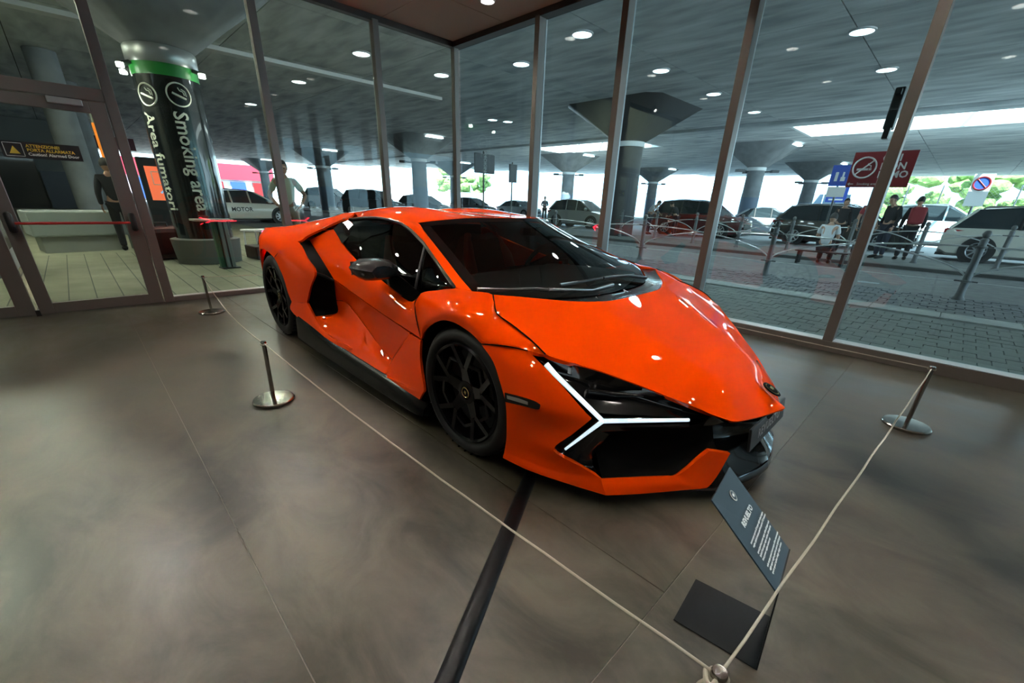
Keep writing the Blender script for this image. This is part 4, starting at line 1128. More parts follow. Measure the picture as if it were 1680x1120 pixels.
for x, y, lab in ((-11.88, .93, 'round canopy lamp above the smoking-area column, near the door'), (-8.0, -5.0, 'round canopy lamp outside above the glass door'), (-12.5, -4.0, 'round canopy lamp over the passage beyond the door')):
    d = empty('canopy_light', (x, y, CZ), 0, lab, 'ceiling light', 'canopy lamps outside')
    bm = bmesh.new(); lathe(bm, [(.26, .01), (.26, -.03), (.225, -.035), (.22, .01)], 24, close=True); obj('rim', bm, LAMPRIM, d, smooth=40)
    bm = bmesh.new(); lathe(bm, [(0, -.028), (.22, -.028)], 24); obj('diffuser', bm, LUM, d)
    ld = bpy.data.lights.new('canopy_lamp', 'AREA'); ld.shape = 'DISK'; ld.size = .4; ld.energy = 190; ld.color = (1, .97, .76)
    lo = bpy.data.objects.new('lamp', ld); COL.objects.link(lo); lo.parent = d; lo.location = (0, 0, -.05)

# ---- columns with funnel capitals
FIX = mat('lamp_housing', (.06, .065, .07), rough=.5)
def column(x, y, label, r=.50, shaft=CONCP, base=COLB, zb=2.0, fix=True, half=1.9):
    c = empty('column', (x, y, 0), 0, label, 'column', 'canopy columns')
    bm = bmesh.new(); lathe(bm, [(0, zb), (r, zb), (r * .97, 3.55), (0, 3.55)], 28); obj('shaft', bm, shaft, c, smooth=40)
    bm = bmesh.new(); lathe(bm, [(0, -.05), (r + .01, -.05), (r + .01, zb), (0, zb)], 28); obj('painted_base', bm, base, c, smooth=40)
    bm = bmesh.new(); lathe(bm, [(0, 3.5), (r * 1.06, 3.5), (r * 1.06, 3.68), (0, 3.68)], 28); obj('collar', bm, WELL, c, smooth=40)
    bm = bmesh.new(); n = 28; A = []; B = []
    for j in range(n):
        a = 2 * math.pi * j / n; A.append(bm.verts.new((r * math.cos(a), r * math.sin(a), 3.66)))
        k = max(abs(math.cos(a)), abs(math.sin(a))); B.append(bm.verts.new((half * math.cos(a) / k, half * math.sin(a) / k, CZ)))
    for j in range(n): bm.faces.new((A[j], A[(j + 1) % n], B[(j + 1) % n], B[j]))
    bm.faces.new(A[::-1]); bm.faces.new(B)
    obj('capital', bm, shaft, c, smooth=25)
    if fix:
        for a in (.6, 2.4, 4.0):
            M = Matrix.Rotation(a, 4, 'Z')
            bm = bmesh.new(); tube(bm, [M @ Vector((r, 0, 3.45)), M @ Vector((r + .45, 0, 3.5))], .04, 6); bx(bm, (r + .35, -.2, 3.42), (r + .75, .2, 3.56), M); obj('floodlight', bm, FIX, c)
        bm = bmesh.new(); bx(bm, (half - .2, -.6, CZ - .12), (half + .1, .6, CZ - .06)); obj('strip_lamp', bm, LUM, c)
    return c
column(-9.35, 15.25, 'thick charcoal column with funnel capital beside the dark red car', .58, COLD, COLD, fix=False, half=2.1)
column(-25.2, 15.2, 'grey column with funnel capital beyond the second window post from the corner')
column(-40.4, 15.0, 'slim grey column with funnel capital seen above the tail of the car', .62)
column(-58.8, 15.4, 'far grey column with funnel capital behind the man in the pale shirt')
column(-22.9, 28.2, 'grey column with funnel capital behind the silver hatchback')
column(-38.6, 28.3, 'distant column with funnel capital beside the glazed corner post')
column(-8.6, 28.8, 'pale column with wide funnel capital left of the red no-smoking sign')
column(-8.5, 41.9, 'distant column with funnel capital just left of the blue sign')
column(-22.9, 42.4, 'distant column with funnel capital above the dark red car')

# ---- the black smoking-area column near the door
SMK = mat('black_wrap', (.010, .012, .012), rough=.18, coat=1); GRN = mat('green_band', (.02, .26, .04), rough=.4)
CREAM = mat('cream_print', (.88, .88, .74), rough=.6)
scx, scy, scr = -8.72, -.42, .46
sc_ = empty('smoking_area_column', (scx, scy, 0), 0, 'black round column printed Smoking area and Area fumatori outside the glass', 'column')
bm = bmesh.new(); lathe(bm, [(scr, .4), (scr, 2.95)], 40); obj('black_wrap', bm, SMK, sc_, smooth=60)
bm = bmesh.new(); lathe(bm, [(scr + .005, 2.95), (scr + .005, 3.12)], 40); obj('green_band', bm, GRN, sc_, smooth=60)
bm = bmesh.new(); lathe(bm, [(scr + .01, 3.12), (scr + .03, 3.16), (scr + .03, 3.34), (scr - .02, 3.40)], 40); obj('steel_crown', bm, SILLM, sc_, smooth=40)
bm = bmesh.new(); lathe(bm, [(0, -.02), (scr + .06, -.02), (scr + .10, .42), (scr, .44), (0, .44)], 40); obj('grey_drum', bm, mat('drum_grey', (.16, .165, .155), rough=.6), sc_, smooth=40)
bm = bmesh.new(); n = 28; A = []; B = []
for j in range(n):
    a = 2 * math.pi * j / n; A.append(bm.verts.new((.46 * math.cos(a), .46 * math.sin(a), 3.36)))
    k = max(abs(math.cos(a)), abs(math.sin(a))); B.append(bm.verts.new((2.3 * math.cos(a) / k, 2.3 * math.sin(a) / k, CZ)))
for j in range(n): bm.faces.new((A[j], A[(j + 1) % n], B[(j + 1) % n], B[j]))
obj('capital', bm, CONCP, sc_, smooth=25)
def wrap_text(s, size, ang, ztop, parent, bold):
    me = text_mesh(s, size, 0, 'LEFT', bold)
    bm = bmesh.new(); bm.from_mesh(me); bmesh.ops.triangulate(bm, faces=bm.faces[:])
    for v in bm.verts:
        x, y = v.co.x, v.co.y
        a = ang + y / scr                  # letters run downwards, tops towards the right of the viewer
        v.co = Vector(((scr + .006) * math.cos(a), (scr + .006) * math.sin(a), ztop - x))
    bm.to_mesh(me); bm.free()
    return obj('lettering', me, CREAM, parent)
def ring_icon(ang, zc, rad):
    bm = bmesh.new()
    pts = [((scr + .008) * math.cos(ang + rad * math.sin(t) / scr), (scr + .008) * math.sin(ang + rad * math.sin(t) / scr), zc + rad * math.cos(t)) for t in np.linspace(0, 2 * math.pi, 37)]
    tube(bm, pts, .012, 5, cap=False)
    def q(u, v): a = ang + u / scr; return ((scr + .008) * math.cos(a), (scr + .008) * math.sin(a), zc + v)
    tube(bm, [q(-.09, .02), q(-.045, .0)][::1] + [q(.09, -.05)], .017, 5)
    tube(bm, [q(.075, .0), q(.06, .05), q(.02, .06), q(.0, .10)], .009, 5)
    tube(bm, [q(.10, -.01), q(.09, .06), q(.04, .085)], .008, 5)
    obj('cigarette_icon', bm, CREAM, sc_)
view_a = math.atan2(CAM[1] - scy, CAM[0] - scx)
wrap_text('Smoking area', .285, view_a + .14, 2.46, sc_, .0045); ring_icon(view_a + .26, 2.70, .165)
wrap_text('Area fumatori', .265, view_a - .92, 2.42, sc_, .0045); ring_icon(view_a - .75, 2.66, .155)
SPOT = mat('spot_glow', (1, 1, 1), emit=(1, .97, .85), estr=25)
sl_ = bpy.data.lights.new('column_spot', 'SPOT'); sl_.spot_size = math.radians(120); sl_.spot_blend = .5; sl_.energy = 40; sl_.shadow_soft_size = .1; sl_.color = (1, .97, .85)
for a in (view_a - 1.1, view_a + .95, view_a - 2.0):
    bm = bmesh.new(); tube(bm, [((scr + .02) * math.cos(a), (scr + .02) * math.sin(a), 3.10), ((scr + .16) * math.cos(a), (scr + .16) * math.sin(a), 3.05)], .03, 8); obj('spot_arm', bm, FIX, sc_)
    bm = bmesh.new(); lathe(bm, [(0, 3.0), (.05, 3.0), (.05, 3.06), (0, 3.06)], 12, Matrix.Translation(((scr + .16) * math.cos(a), (scr + .16) * math.sin(a), 0))); obj('spot_lens', bm, SPOT, sc_)
    lo = bpy.data.objects.new('lamp', sl_); COL.objects.link(lo); lo.parent = sc_; lo.location = ((scr + .30) * math.cos(a), (scr + .30) * math.sin(a), 2.95)
# ================================================================== fences, vehicles, signs, people outside
POST = mat('fence_iron', (.12, .125, .125), rough=.5, metal=.3); ROD = mat('fence_rod', (.62, .63, .62), rough=.4, metal=.3)
def fence_run(xs, y, z0, label, hs=1.08):
    f = empty('iron_fence', (xs[0], y, z0), 0, label, 'fence')
    for i, x in enumerate(xs):
        x -= xs[0]; T = Matrix.Translation((x, 0, 0))
        bm = bmesh.new(); lathe(bm, [(0, -.05), (.085, -.05), (.085, .02), (.06, .05), (.052, .12), (.048, hs - .16), (0, hs - .16)], 16, T); p = obj('post', bm, POST, f, smooth=40)
        for z in (.30, hs - .24):
            bm = bmesh.new(); lathe(bm, [(.05, z - .02), (.075, z - .012), (.075, z + .012), (.05, z + .02)], 16, T); bx(bm, (x - .14, -.016, z - .012), (x + .14, .016, z + .012)); obj('bracket', bm, POST, p, smooth=40)
        bm = bmesh.new(); lathe(bm, [(0, hs + .01), (.035, hs), (.058, hs - .05), (.04, hs - .095), (.03, hs - .11), (.052, hs - .13), (.05, hs - .17)], 16, T); obj('ball_finial', bm, POST, p, smooth=60)
        if i + 1 < len(xs):
            dx = xs[i + 1] - xs[i]
            for k, (za, zb) in enumerate(((hs - .24, .30), (.30, hs - .24))):
                bm = bmesh.new(); pts = []
                for t in np.linspace(0, 1, 15):
                    if k == 0: pts.append((x + dx * math.sin(t * math.pi / 2), 0, zb + (za - zb) * math.cos(t * math.pi / 2)))
                    else: pts.append((x + dx * (1 - math.sin(t * math.pi / 2)), 0.03, za + (zb - za) * math.cos(t * math.pi / 2)))
                tube(bm, pts, .014, 6); obj('bow_rod', bm, ROD, f, smooth=60)
fence_run([-13.0, -10.05, -7.1, -4.15, -1.17, 1.80, 4.77], 8.1, GZ, 'low iron fence with crossed bows along the dark setts nearest the glass')
fence_run([-8.8, -7.2, -5.6, -4.0, -2.42, -.82, .79, 2.38, 3.98], 14.5, .03, 'second low iron fence with ball-topped posts on the island before the parked cars')

TYR = mat('car_tyre', (.015, .015, .015), rough=.7); ALLOY = mat('alloy_rim', (.45, .46, .47), rough=.3, metal=.8)
VGL = mat('vehicle_glass', (.02, .03, .035), rough=.05, coat=1); TRIM = mat('vehicle_trim', (.02, .02, .02), rough=.5)
HEADL = mat('headlamp', (.75, .78, .8), rough=.1, coat=1); TAILL = mat('tail_lamp_red', (.40, .01, .015), rough=.15, coat=1)
def vehicle(label, loc, rz, L, Wd, Hh, colour, style='suv', cat='car', group='parked cars outside', rails=False, metal=.0):
    pm_ = mat('car_paint', colour, rough=.3, coat=1, metal=metal)
    v = empty('parked_car', loc, rz, label, cat, group)
    hw = Wd / 2
    belt = .62 if style != 'sedan' else .65
    st = {'suv': [(0, .50, .44), (.012, .585, .47), (.05, .625, .485), (.25, .63, .50), (.55, .625, .50), (.72, .615, .495), (.80, .60, .485), (.93, .54, .465), (.985, .46, .43), (1.0, .36, .38)],
          'hatch': [(0, .50, .42), (.015, .60, .46), (.06, .63, .48), (.30, .635, .50), (.6, .625, .50), (.76, .61, .49), (.86, .58, .47), (.95, .52, .45), (.99, .43, .42), (1.0, .33, .37)],
          'sedan': [(0, .48, .42), (.02, .62, .45), (.10, .66, .47), (.22, .665, .49), (.5, .655, .50), (.72, .645, .495), (.85, .60, .48), (.95, .53, .45), (.99, .44, .42), (1.0, .35, .37)]}[style]
    zb = .17
    bm = bmesh.new(); R = []
    for fx_, zt, w in st:
        x = (fx_ - .5) * L; w2 = w * Wd; zt *= Hh; z_b = zb + (.10 if fx_ < .02 or fx_ > .98 else 0)
        half = [(.80 * w2, z_b), (.97 * w2, z_b + .08), (w2, z_b + .28), (w2 * .995, zt - .16), (w2 * .955, zt - .02), (w2 * .85, zt + .008)]
        ring = [(x, -a, b) for a, b in half] + [(x, 0, zt + .03)] + [(x, a, b) for a, b in half[::-1]] + [(x, 0, z_b)]
        R.append([bm.verts.new(p) for p in ring])
    n = len(R[0])
    for a, b in zip(R, R[1:]):
        for j in range(n): bm.faces.new((a[j], a[(j + 1) % n], b[(j + 1) % n], b[j]))
    bm.faces.new(R[0]); bm.faces.new(R[-1][::-1]); bmesh.ops.recalc_face_normals(bm, faces=bm.faces)
    obj('body', bm, pm_, v, smooth=32)
    gh = {'suv': [(.025, .615), (.12, .955), (.30, 1.0), (.52, .985), (.60, .955), (.775, .61)],
          'hatch': [(.03, .62), (.14, .95), (.32, 1.0), (.50, .985), (.57, .955), (.79, .61)],
          'sedan': [(.13, .655), (.27, .94), (.40, 1.0), (.50, .99), (.56, .965), (.74, .64)]}[style]
    def gp(i, s, out=0.0):
        fx_, z = gh[i]; y = (hw * .90 if i in (0, 5) else hw * .70) + out
        return Vector(((fx_ - .5) * L, s * y, z * Hh))
    bm = bmesh.new(); A = [bm.verts.new(gp(i, -1)) for i in range(6)]; B = [bm.verts.new(gp(i, 1)) for i in range(6)]
    for i in range(5): bm.faces.new((A[i], A[i + 1], B[i + 1], B[i]))
    bm.faces.new(A); bm.faces.new(B[::-1]); bmesh.ops.recalc_face_normals(bm, faces=bm.faces)
    obj('windows', bm, VGL, v)
    bm = bmesh.new(); rr = []
    for i, lift in ((1, .0), (2, .012), (3, .012), (4, .0)):
        rr.append([bm.verts.new(gp(i, -1, .012) + Vector((0, 0, lift))), bm.verts.new(gp(i, -1, -.12) + Vector((0, 0, lift + .03))), bm.verts.new(gp(i, 1, -.12) + Vector((0, 0, lift + .03))), bm.verts.new(gp(i, 1, .012) + Vector((0, 0, lift)))])
    for a, b in zip(rr, rr[1:]):
        for j in range(3): bm.faces.new((a[j], a[j + 1], b[j + 1], b[j]))
    r_ = bmesh.ops.solidify(bm, geom=bm.faces[:], thickness=.035)
    obj('roof', bm, pm_, v, smooth=40)
    for s in (-1, 1):
        for i0, i1 in ((0, 1), (4, 5)):
            bm = bmesh.new(); tube(bm, [gp(i0, s, .004), gp(i1, s, .004)], .045 if i0 == 0 else .03, 6); obj('pillar', bm, pm_, v, smooth=60)
        for f in (.34, .52):
            a = Vector(((f - .5) * L, s * (hw * .905), belt * Hh)); b = Vector(((f - .5) * L - .02, s * hw * .715, .975 * Hh)); bm = bmesh.new(); tube(bm, [a, b], .035, 6); obj('door_pillar', bm, TRIM if style != 'hatch' else pm_, v, smooth=60)
        bm = bmesh.new(); bx(bm, (.19 * L, s * hw * .93 - .0, belt * Hh + .02), (.19 * L + .12, s * (hw * .93 + .2), belt * Hh + .16)); obj('wing_mirror', bm, pm_, v, bevel=.03)
        for f in (.36, .57):
            bm = bmesh.new(); bx(bm, ((f - .5) * L - .1, s * hw * .985 - .015, belt * Hh - .13), ((f - .5) * L + .1, s * hw * .985 + .02, belt * Hh - .10)); obj('door_handle', bm, pm_, v)
        if rails:
            bm = bmesh.new(); tube(bm, [gp(1, s, -.03) + Vector((.1, 0, .03)), gp(1, s, -.03) + Vector((.2, 0, .09)), gp(3, s, -.03) + Vector((0, 0, .085)), gp(4, s, -.03) + Vector((-.1, 0, .03))], .02, 6); obj('roof_rail', bm, ALLOY, v, smooth=60)
        bm = bmesh.new(); bx(bm, (.455 * L, s * hw * .62 - .16, .44 * Hh), (.487 * L, s * hw * .62 + .16, .50 * Hh)); obj('headlamp', bm, HEADL, v, bevel=.02)
        bm = bmesh.new()
        A = [(-.498 * L, s * hw * .55, .53 * Hh), (-.498 * L, s * hw * .86, .52 * Hh), (-.40 * L, s * hw * .985, .575 * Hh), (-.498 * L, s * hw * .86, .60 * Hh), (-.495 * L, s * hw * .55, .58 * Hh)]
        q = [bm.verts.new((a[0] - .015, a[1] + s * .012, a[2])) for a in A]; bm.faces.new((q[0], q[1], q[3], q[4])); bm.faces.new((q[1], q[2], q[3])); obj('tail_lamp', bm, TAILL, v)
    bm = bmesh.new(); bx(bm, (-.505 * L, -.26, .40 * Hh), (-.5 * L, .26, .47 * Hh)); obj('number_plate', bm, WELL, v)
    bm = bmesh.new(); bx(bm, (.488 * L, -.45, .28 * Hh), (.503 * L, .45, .40 * Hh)); obj('grille', bm, TRIM, v)
    bm = bmesh.new(); bx(bm, (-.503 * L, -hw * .8, .16), (.503 * L, hw * .8, .24)); obj('bumper_trim', bm, TRIM, v)
    rw = .335 if style != 'suv' else .36
    for f in (.19, .80):
        for s in (-1, 1):
            M = Matrix.Translation(((f - .5) * L, s * (hw - .005), rw)) @ Matrix.Rotation(math.radians(-90 * s), 4, 'X')
            bm = bmesh.new(); lathe(bm, [(0, -.2), (rw + .06, -.2), (rw + .06, .005), (0, .005)], 28, M); obj('wheel_arch', bm, TRIM, v, smooth=40)
            bm = bmesh.new(); lathe(bm, [(rw * .66, -.2), (rw - .02, -.2), (rw, -.17), (rw, -.02), (rw - .03, .012), (rw * .68, .014), (rw * .66, 0)], 28, M, close=True); w_ = obj('wheel', bm, TYR, v, smooth=40)
            bm = bmesh.new()
            for k in range(8):
                Mk = M @ Matrix.Rotation(k * math.pi / 4, 4, 'Z'); bx(bm, (.03, -.022, .0), (rw * .66, .022, .014), Mk)
            lathe(bm, [(0, .016), (.07, .016), (.07, 0)], 12, M); lathe(bm, [(rw * .60, .010), (rw * .67, .016), (rw * .67, 0)], 24, M)
            obj('rim', bm, ALLOY, w_)
    return v
OL = mat
vehicle('white estate car with roof rails and red tail lamp, rightmost of the parked cars', (3.45, 18.75, -.05), 0, 4.75, 1.86, 1.62, (.62, .60, .52), 'suv', rails=True)
vehicle('dark olive estate car parked behind the seated group', (-2.10, 20.9, -.05), 0, 4.9, 1.9, 1.60, (.035, .033, .025), 'suv', rails=True, metal=.3)
vehicle('pale blue-white people carrier parked behind the white estate car', (.60, 27.9, -.05), 0, 4.7, 1.85, 1.80, (.55, .66, .70), 'hatch', rails=True)
vehicle('dark red sport utility car to the right of the charcoal column', (-8.1, 20.8, -.05), 0, 4.6, 1.88, 1.68, (.10, .012, .012), 'suv')
vehicle('silver hatchback left of the charcoal column', (-15.4, 20.4, -.05), math.radians(6), 4.0, 1.75, 1.56, (.42, .42, .38), 'hatch', metal=.4)
vehicle('grey saloon with its red tail lamp showing beside the dark estate car', (-6.6, 26.4, -.05), math.radians(20), 4.6, 1.82, 1.46, (.30, .33, .36), 'sedan')
vehicle('black van-like car seen above the rear of the orange roof', (-31.6, 15.0, -.05), math.radians(35), 4.7, 1.9, 1.85, (.03, .035, .04), 'suv')
vehicle('dark grey car behind the second window post from the corner', (-31.5, 19.6, -.05), math.radians(20), 4.5, 1.85, 1.62, (.05, .055, .06), 'hatch')
vehicle('dark hatchback seen behind the corner post above the roof', (-31.0, 24.6, -.05), math.radians(15), 4.3, 1.8, 1.55, (.06, .065, .07), 'hatch')
vehicle('silver saloon right of the hanging dark board above the roof', (-29.0, 28.6, -.05), math.radians(5), 4.5, 1.8, 1.45, (.40, .42, .42), 'sedan', metal=.4)
vehicle('black saloon half hidden behind the silver saloon', (-33.0, 33.0, -.05), 0, 4.6, 1.8, 1.50, (.03, .03, .035), 'sedan')
wc = vehicle('white hatchback with lettering on its flank behind the smoking-area column', (-22.3, 3.6, -.05), math.radians(96), 4.2, 1.78, 1.42, (.60, .58, .50), 'hatch')
tm = text_mesh('MOTOR', .24, 0, 'CENTER', .004); tm.transform(Matrix.Translation((-.35, -.905, .62)) @ Matrix.Rotation(math.radians(90), 4, 'X')); obj('flank_lettering', tm, MATTE_B, wc)
vehicle('white van standing in the sunlight behind the tail of the orange car', (-47, 18, -.05), math.radians(40), 5.2, 2.0, 2.1, (.8, .8, .8), 'suv')

# ---- signs
SRED = mat('sign_red', (.20, .012, .016), rough=.4); SBLU = mat('sign_blue', (.03, .08, .40), rough=.4); SBLK = mat('sign_dark', (.02, .022, .024), rough=.4)
def ytext(s, x, z, y, size, m, par, al='LEFT', bold=0.0, rot=0.0):
    tm = text_mesh(s, size, 0, al, bold); tm.transform(Matrix.Translation((x, y, z)) @ Matrix.Rotation(math.radians(90), 4, 'X') @ Matrix.Rotation(rot, 4, 'Z')); return obj('lettering', tm, m, par)
rs = empty('no_smoking_sign', (.16, 8.3, GZ), 0, 'dark red no-smoking board reading qui non fumo outside the right-hand glass', 'sign')
bd = box('board', (-.44, -.012, 1.71), (.44, .012, 2.28), SRED, rs, bevel=.004)
bm = bmesh.new(); tube(bm, [(0, .04, 0), (0, .04, 2.25)], .025, 10); obj('pole', bm, POST, rs, smooth=60)
bm = bmesh.new(); tube(bm, [(-.24 + .165 * math.cos(t), -.016, 2.03 + .165 * math.sin(t)) for t in np.linspace(0, 2 * math.pi, 33)], .013, 6, cap=False); tube(bm, [(-.24 - .115, -.018, 2.03 - .115), (-.24 + .115, -.018, 2.03 + .115)], .013, 6); obj('ban_ring', bm, WHT, rs)
bm = bmesh.new(); bx(bm, (-.345, -.017, 1.985), (-.18, -.0135, 2.02)); bx(bm, (-.17, -.017, 1.985), (-.155, -.0135, 2.02)); bx(bm, (-.15, -.017, 1.985), (-.135, -.0135, 2.02))
tube(bm, [(-.15, -.016, 2.03), (-.15, -.016, 2.06), (-.20, -.016, 2.07), (-.20, -.016, 2.10)], .007, 5); obj('cigarette_symbol', bm, WHT, rs)
for s_, z in (('QUI', 2.17), ('NON', 2.04), ('FUMO', 1.91)): ytext(s_, -.02, z, -.014, .15, WHT, bd, 'LEFT', .004)
bm = bmesh.new(); tube(bm, [(-.33, -.016, 1.765), (-.41, -.016, 1.765)], .007, 5); tube(bm, [(-.385, -.016, 1.785), (-.41, -.016, 1.765), (-.385, -.016, 1.745)], .007, 5); obj('arrow', bm, WHT, rs)
ytext('Smoking area', -.28, 1.765, -.014, .055, WHT, bd)
bs = empty('parking_sign', (-1.75, 15.6, .03), 0, 'small blue and white sign just left of the red no-smoking board', 'sign')
bd = box('board', (-.26, -.01, 2.02), (.26, .01, 2.62), SBLU, bs); box('lower_board', (-.24, -.01, 1.70), (.24, .01, 2.0), WHT, bs)
bm = bmesh.new(); tube(bm, [(0, .03, 0), (0, .03, 2.6)], .03, 8); obj('pole', bm, POST, bs, smooth=60)
bm = bmesh.new(); bx(bm, (-.14, -.016, 2.16), (-.06, -.011, 2.42)); bx(bm, (.02, -.016, 2.16), (.14, -.011, 2.28)); bx(bm, (.05, -.016, 2.28), (.10, -.011, 2.42)); obj('pictogram', bm, WHT, bs)
ns = empty('no_parking_sign', (1.44, 24.6, -.05), 0, 'round no-parking sign on a white board above the white estate car', 'sign')
box('board', (-.30, -.01, 1.75), (.30, .01, 2.95), WHT, ns); bm = bmesh.new(); lathe(bm, [(0, .012), (.24, .012), (.24, .02), (0, .02)], 28, Matrix.Translation((0, 0, 2.6)) @ Matrix.Rotation(math.radians(90), 4, 'X')); obj('blue_disc', bm, SBLU, ns)
bm = bmesh.new(); tube(bm, [(.24 * math.cos(t), -.022, 2.6 + .24 * math.sin(t)) for t in np.linspace(0, 2 * math.pi, 29)], .03, 6, cap=False); tube(bm, [(-.16, -.022, 2.76), (.16, -.022, 2.44)], .025, 6); obj('red_ring', bm, SRED, ns)
bm = bmesh.new(); tube(bm, [(0, .03, 0), (0, .03, 2.9)], .035, 8); obj('pole', bm, POST, ns, smooth=60)
b2 = empty('blue_direction_sign', (-4.3, 30.0, -.05), 0, 'square blue direction board left of the distant column', 'sign')
box('board', (-.5, -.01, 1.9), (.5, .01, 2.7), SBLU, b2); bm = bmesh.new(); tube(bm, [(0, .03, 0), (0, .03, 2.7)], .035, 8); obj('pole', bm, POST, b2, smooth=60)
bm = bmesh.new(); bx(bm, (-.3, -.016, 2.2), (-.05, -.011, 2.5)); bx(bm, (.1, -.016, 2.2), (.3, -.011, 2.5)); bx(bm, (-.35, -.016, 2.0), (.35, -.011, 2.08)); obj('pictogram', bm, WHT, b2)
# dark hanging boards on slim poles left of the corner
for nm, px_a, px_b, D, lab, txt in (('smoking_board', (778, 250), (811, 286), 10.0, 'dark board on a slim pole with sideways lettering, right of the corner post', 'SMOKING'),
                               ('narrow_board', (836, 269), (847, 300), 11.5, 'narrow dark board on a slim pole, right of the larger dark board', None)):
    v0 = S(px_a[0], px_a[1], x=-5.9 if D == 10 else -7.0); v1 = S(px_b[0], px_b[1], x=-5.9 if D == 10 else -7.0)
    e = empty(nm, (v0[0], (v0[1] + v1[1]) / 2, GZ), 0, lab, 'sign'); hwid = abs(v1[1] - v0[1]) / 2
    bd = box('board', (-.015, -hwid, v1[2] - GZ), (.015, hwid, v0[2] - GZ), SBLK, e, bevel=.02 if txt else 0)
    bm = bmesh.new(); tube(bm, [(-.03, 0, 0), (-.03, 0, v0[2] - GZ + .05)], .018, 8); obj('pole', bm, POST, e, smooth=60)
    bm = bmesh.new(); lathe(bm, [(0, 0), (.2, 0), (.2, .02), (0, .03)], 20, Matrix.Translation((-.03, 0, 0))); obj('foot_plate', bm, POST, e, smooth=40)
    if txt:
        tm = text_mesh(txt, .13, 0, 'CENTER', .004); zc = (v0[2] + v1[2]) / 2 - GZ
        tm.transform(Matrix.Translation((.017, 0, zc)) @ Matrix(((0, 0, 1, 0), (1, 0, 0, 0), (0, 1, 0, 0), (0, 0, 0, 1))) @ Matrix.Rotation(math.radians(-90), 4, 'Z') @ Matrix.Scale(.82, 4)); obj('lettering', tm, mat('board_grey', (.25, .26, .25)), bd)
# lamp box hung outside the window post
lb = empty('wall_lamp_box', (.80, 3.06, 1.9), 0, 'slim black lamp box fixed outside the window post above the red sign', 'lamp box')
box('housing', (-.035, -.05, .02), (.035, .06, .32), SBLK, lb, bevel=.01); box('bracket', (-.01, -.12, -.06), (.03, -.05, .02), SBLK, lb); box('arm', (-.02, -.10, .26), (.02, -.05, .30), SBLK, lb)

# ---- kiosk, bins and clutter by the smoking column
OSC = mat('orange_screen', (.8, .18, .08), rough=.3, emit=(1.0, .16, .07), estr=1.0)
ki = empty('info_kiosk', (-10.6, -.70, GZ), 0, 'black info kiosk with a lit orange screen left of the smoking-area column', 'kiosk')
box('cabinet', (-.12, -.26, .0), (.06, .30, 1.86), SBLK, ki, bevel=.01); scn = box('screen', (.06, -.17, 1.06), (.065, .21, 1.70), OSC, ki)
bm = bmesh.new()
for a, b in (((-.08, 1.36), (.16, 1.36)), ((.16, 1.36), (.16, 1.60)), ((.16, 1.60), (-.08, 1.60)), ((-.08, 1.60), (-.08, 1.36))): tube(bm, [(.068, *a), (.068, *b)], .008, 5)
obj('icon_frame', bm, CREAM, ki)
bm = bmesh.new(); tube(bm, [(.068, .08, 1.12), (.068, .08, 1.22)], .02, 5); tube(bm, [(.068, .0, 1.2), (.068, .08, 1.28), (.068, .16, 1.2)], .02, 5); obj('arrow', bm, mat('screen_blue', (.3, .6, .9), emit=(.3, .6, 1), estr=.7), ki)
at = empty('ashtray_post', (-7.62, -.33, GZ), .1, 'grey-green ashtray post standing in front of the smoking-area column', 'ashtray')
ATM = mat('ashtray_grey', (.20, .23, .21), rough=.45, metal=.3)
box('post', (-.06, -.07, 0), (.06, .07, .80), ATM, at, bevel=.012); box('groove', (.058, -.012, .02), (.064, .012, .78), MATTE_B, at); box('side_panel', (-.09, -.15, .0), (.02, -.075, .80), mat('bin_green', (.03, .10, .05), rough=.5), at, bevel=.01)
box('lid', (-.16, -.42, .80), (.14, .16, .83), mat('bin_lid', (.40, .39, .33), rough=.5), at, bevel=.006); box('foot', (-.12, -.16, 0), (.12, .12, .02), MATTE_B, at)
bxk = empty('black_crate', (-8.75, .55, GZ), .1, 'black crate with a white stool on it to the right of the grey drum', 'crate')
box('crate', (-.3, -.25, 0), (.3, .25, .26), MATTE_B, bxk, bevel=.02); bm = bmesh.new(); tube(bm, [(-.2, 0, .26), (0, 0, .5), (.2, 0, .26)], .02, 6); obj('handle', bm, MATTE_B, bxk, smooth=60)
stl = empty('white_stool', (-9.6, .75, GZ), .4, 'white plastic stool behind the black crate', 'stool')
box('seat', (-.22, -.28, .48), (.22, .28, .52), WELL, stl, bevel=.01)
for a in (-.18, .18):
    for b in (-.22, .22): bm = bmesh.new(); tube(bm, [(a, b, .48), (a * 1.15, b * 1.1, 0)], .018, 6); obj('leg', bm, WELL, stl)
bn = empty('cream_bench', (-11.3, -.35, GZ), 0, 'cream bench beside the foot of the info kiosk', 'bench')
box('seat', (-.25, -.7, .42), (.25, .7, .47), CREAM, bn, bevel=.01)
for b in (-.55, .55): box('leg', (-.2, b - .04, 0), (.2, b + .04, .42), CREAM, bn)
sc2 = empty('maroon_reflection', (-9.55, -.95, GZ), .3, 'dark maroon suitcase standing for the car reflection in the glass, at the foot of the smoking-area column', 'reflection_block')
MAR = mat('reflection_maroon', (.06, .012, .014), rough=.3)  # maroon block stands for the orange car reflected in the glass
box('shell', (-.3, -.42, .02), (.3, .38, .60), MAR, sc2, bevel=.09); bm = bmesh.new(); tube(bm, [(-.05, -.1, .6), (-.05, -.1, .67), (-.05, .1, .67), (-.05, .1, .6)], .015, 6); obj('handle', bm, MATTE_B, sc2, smooth=60)

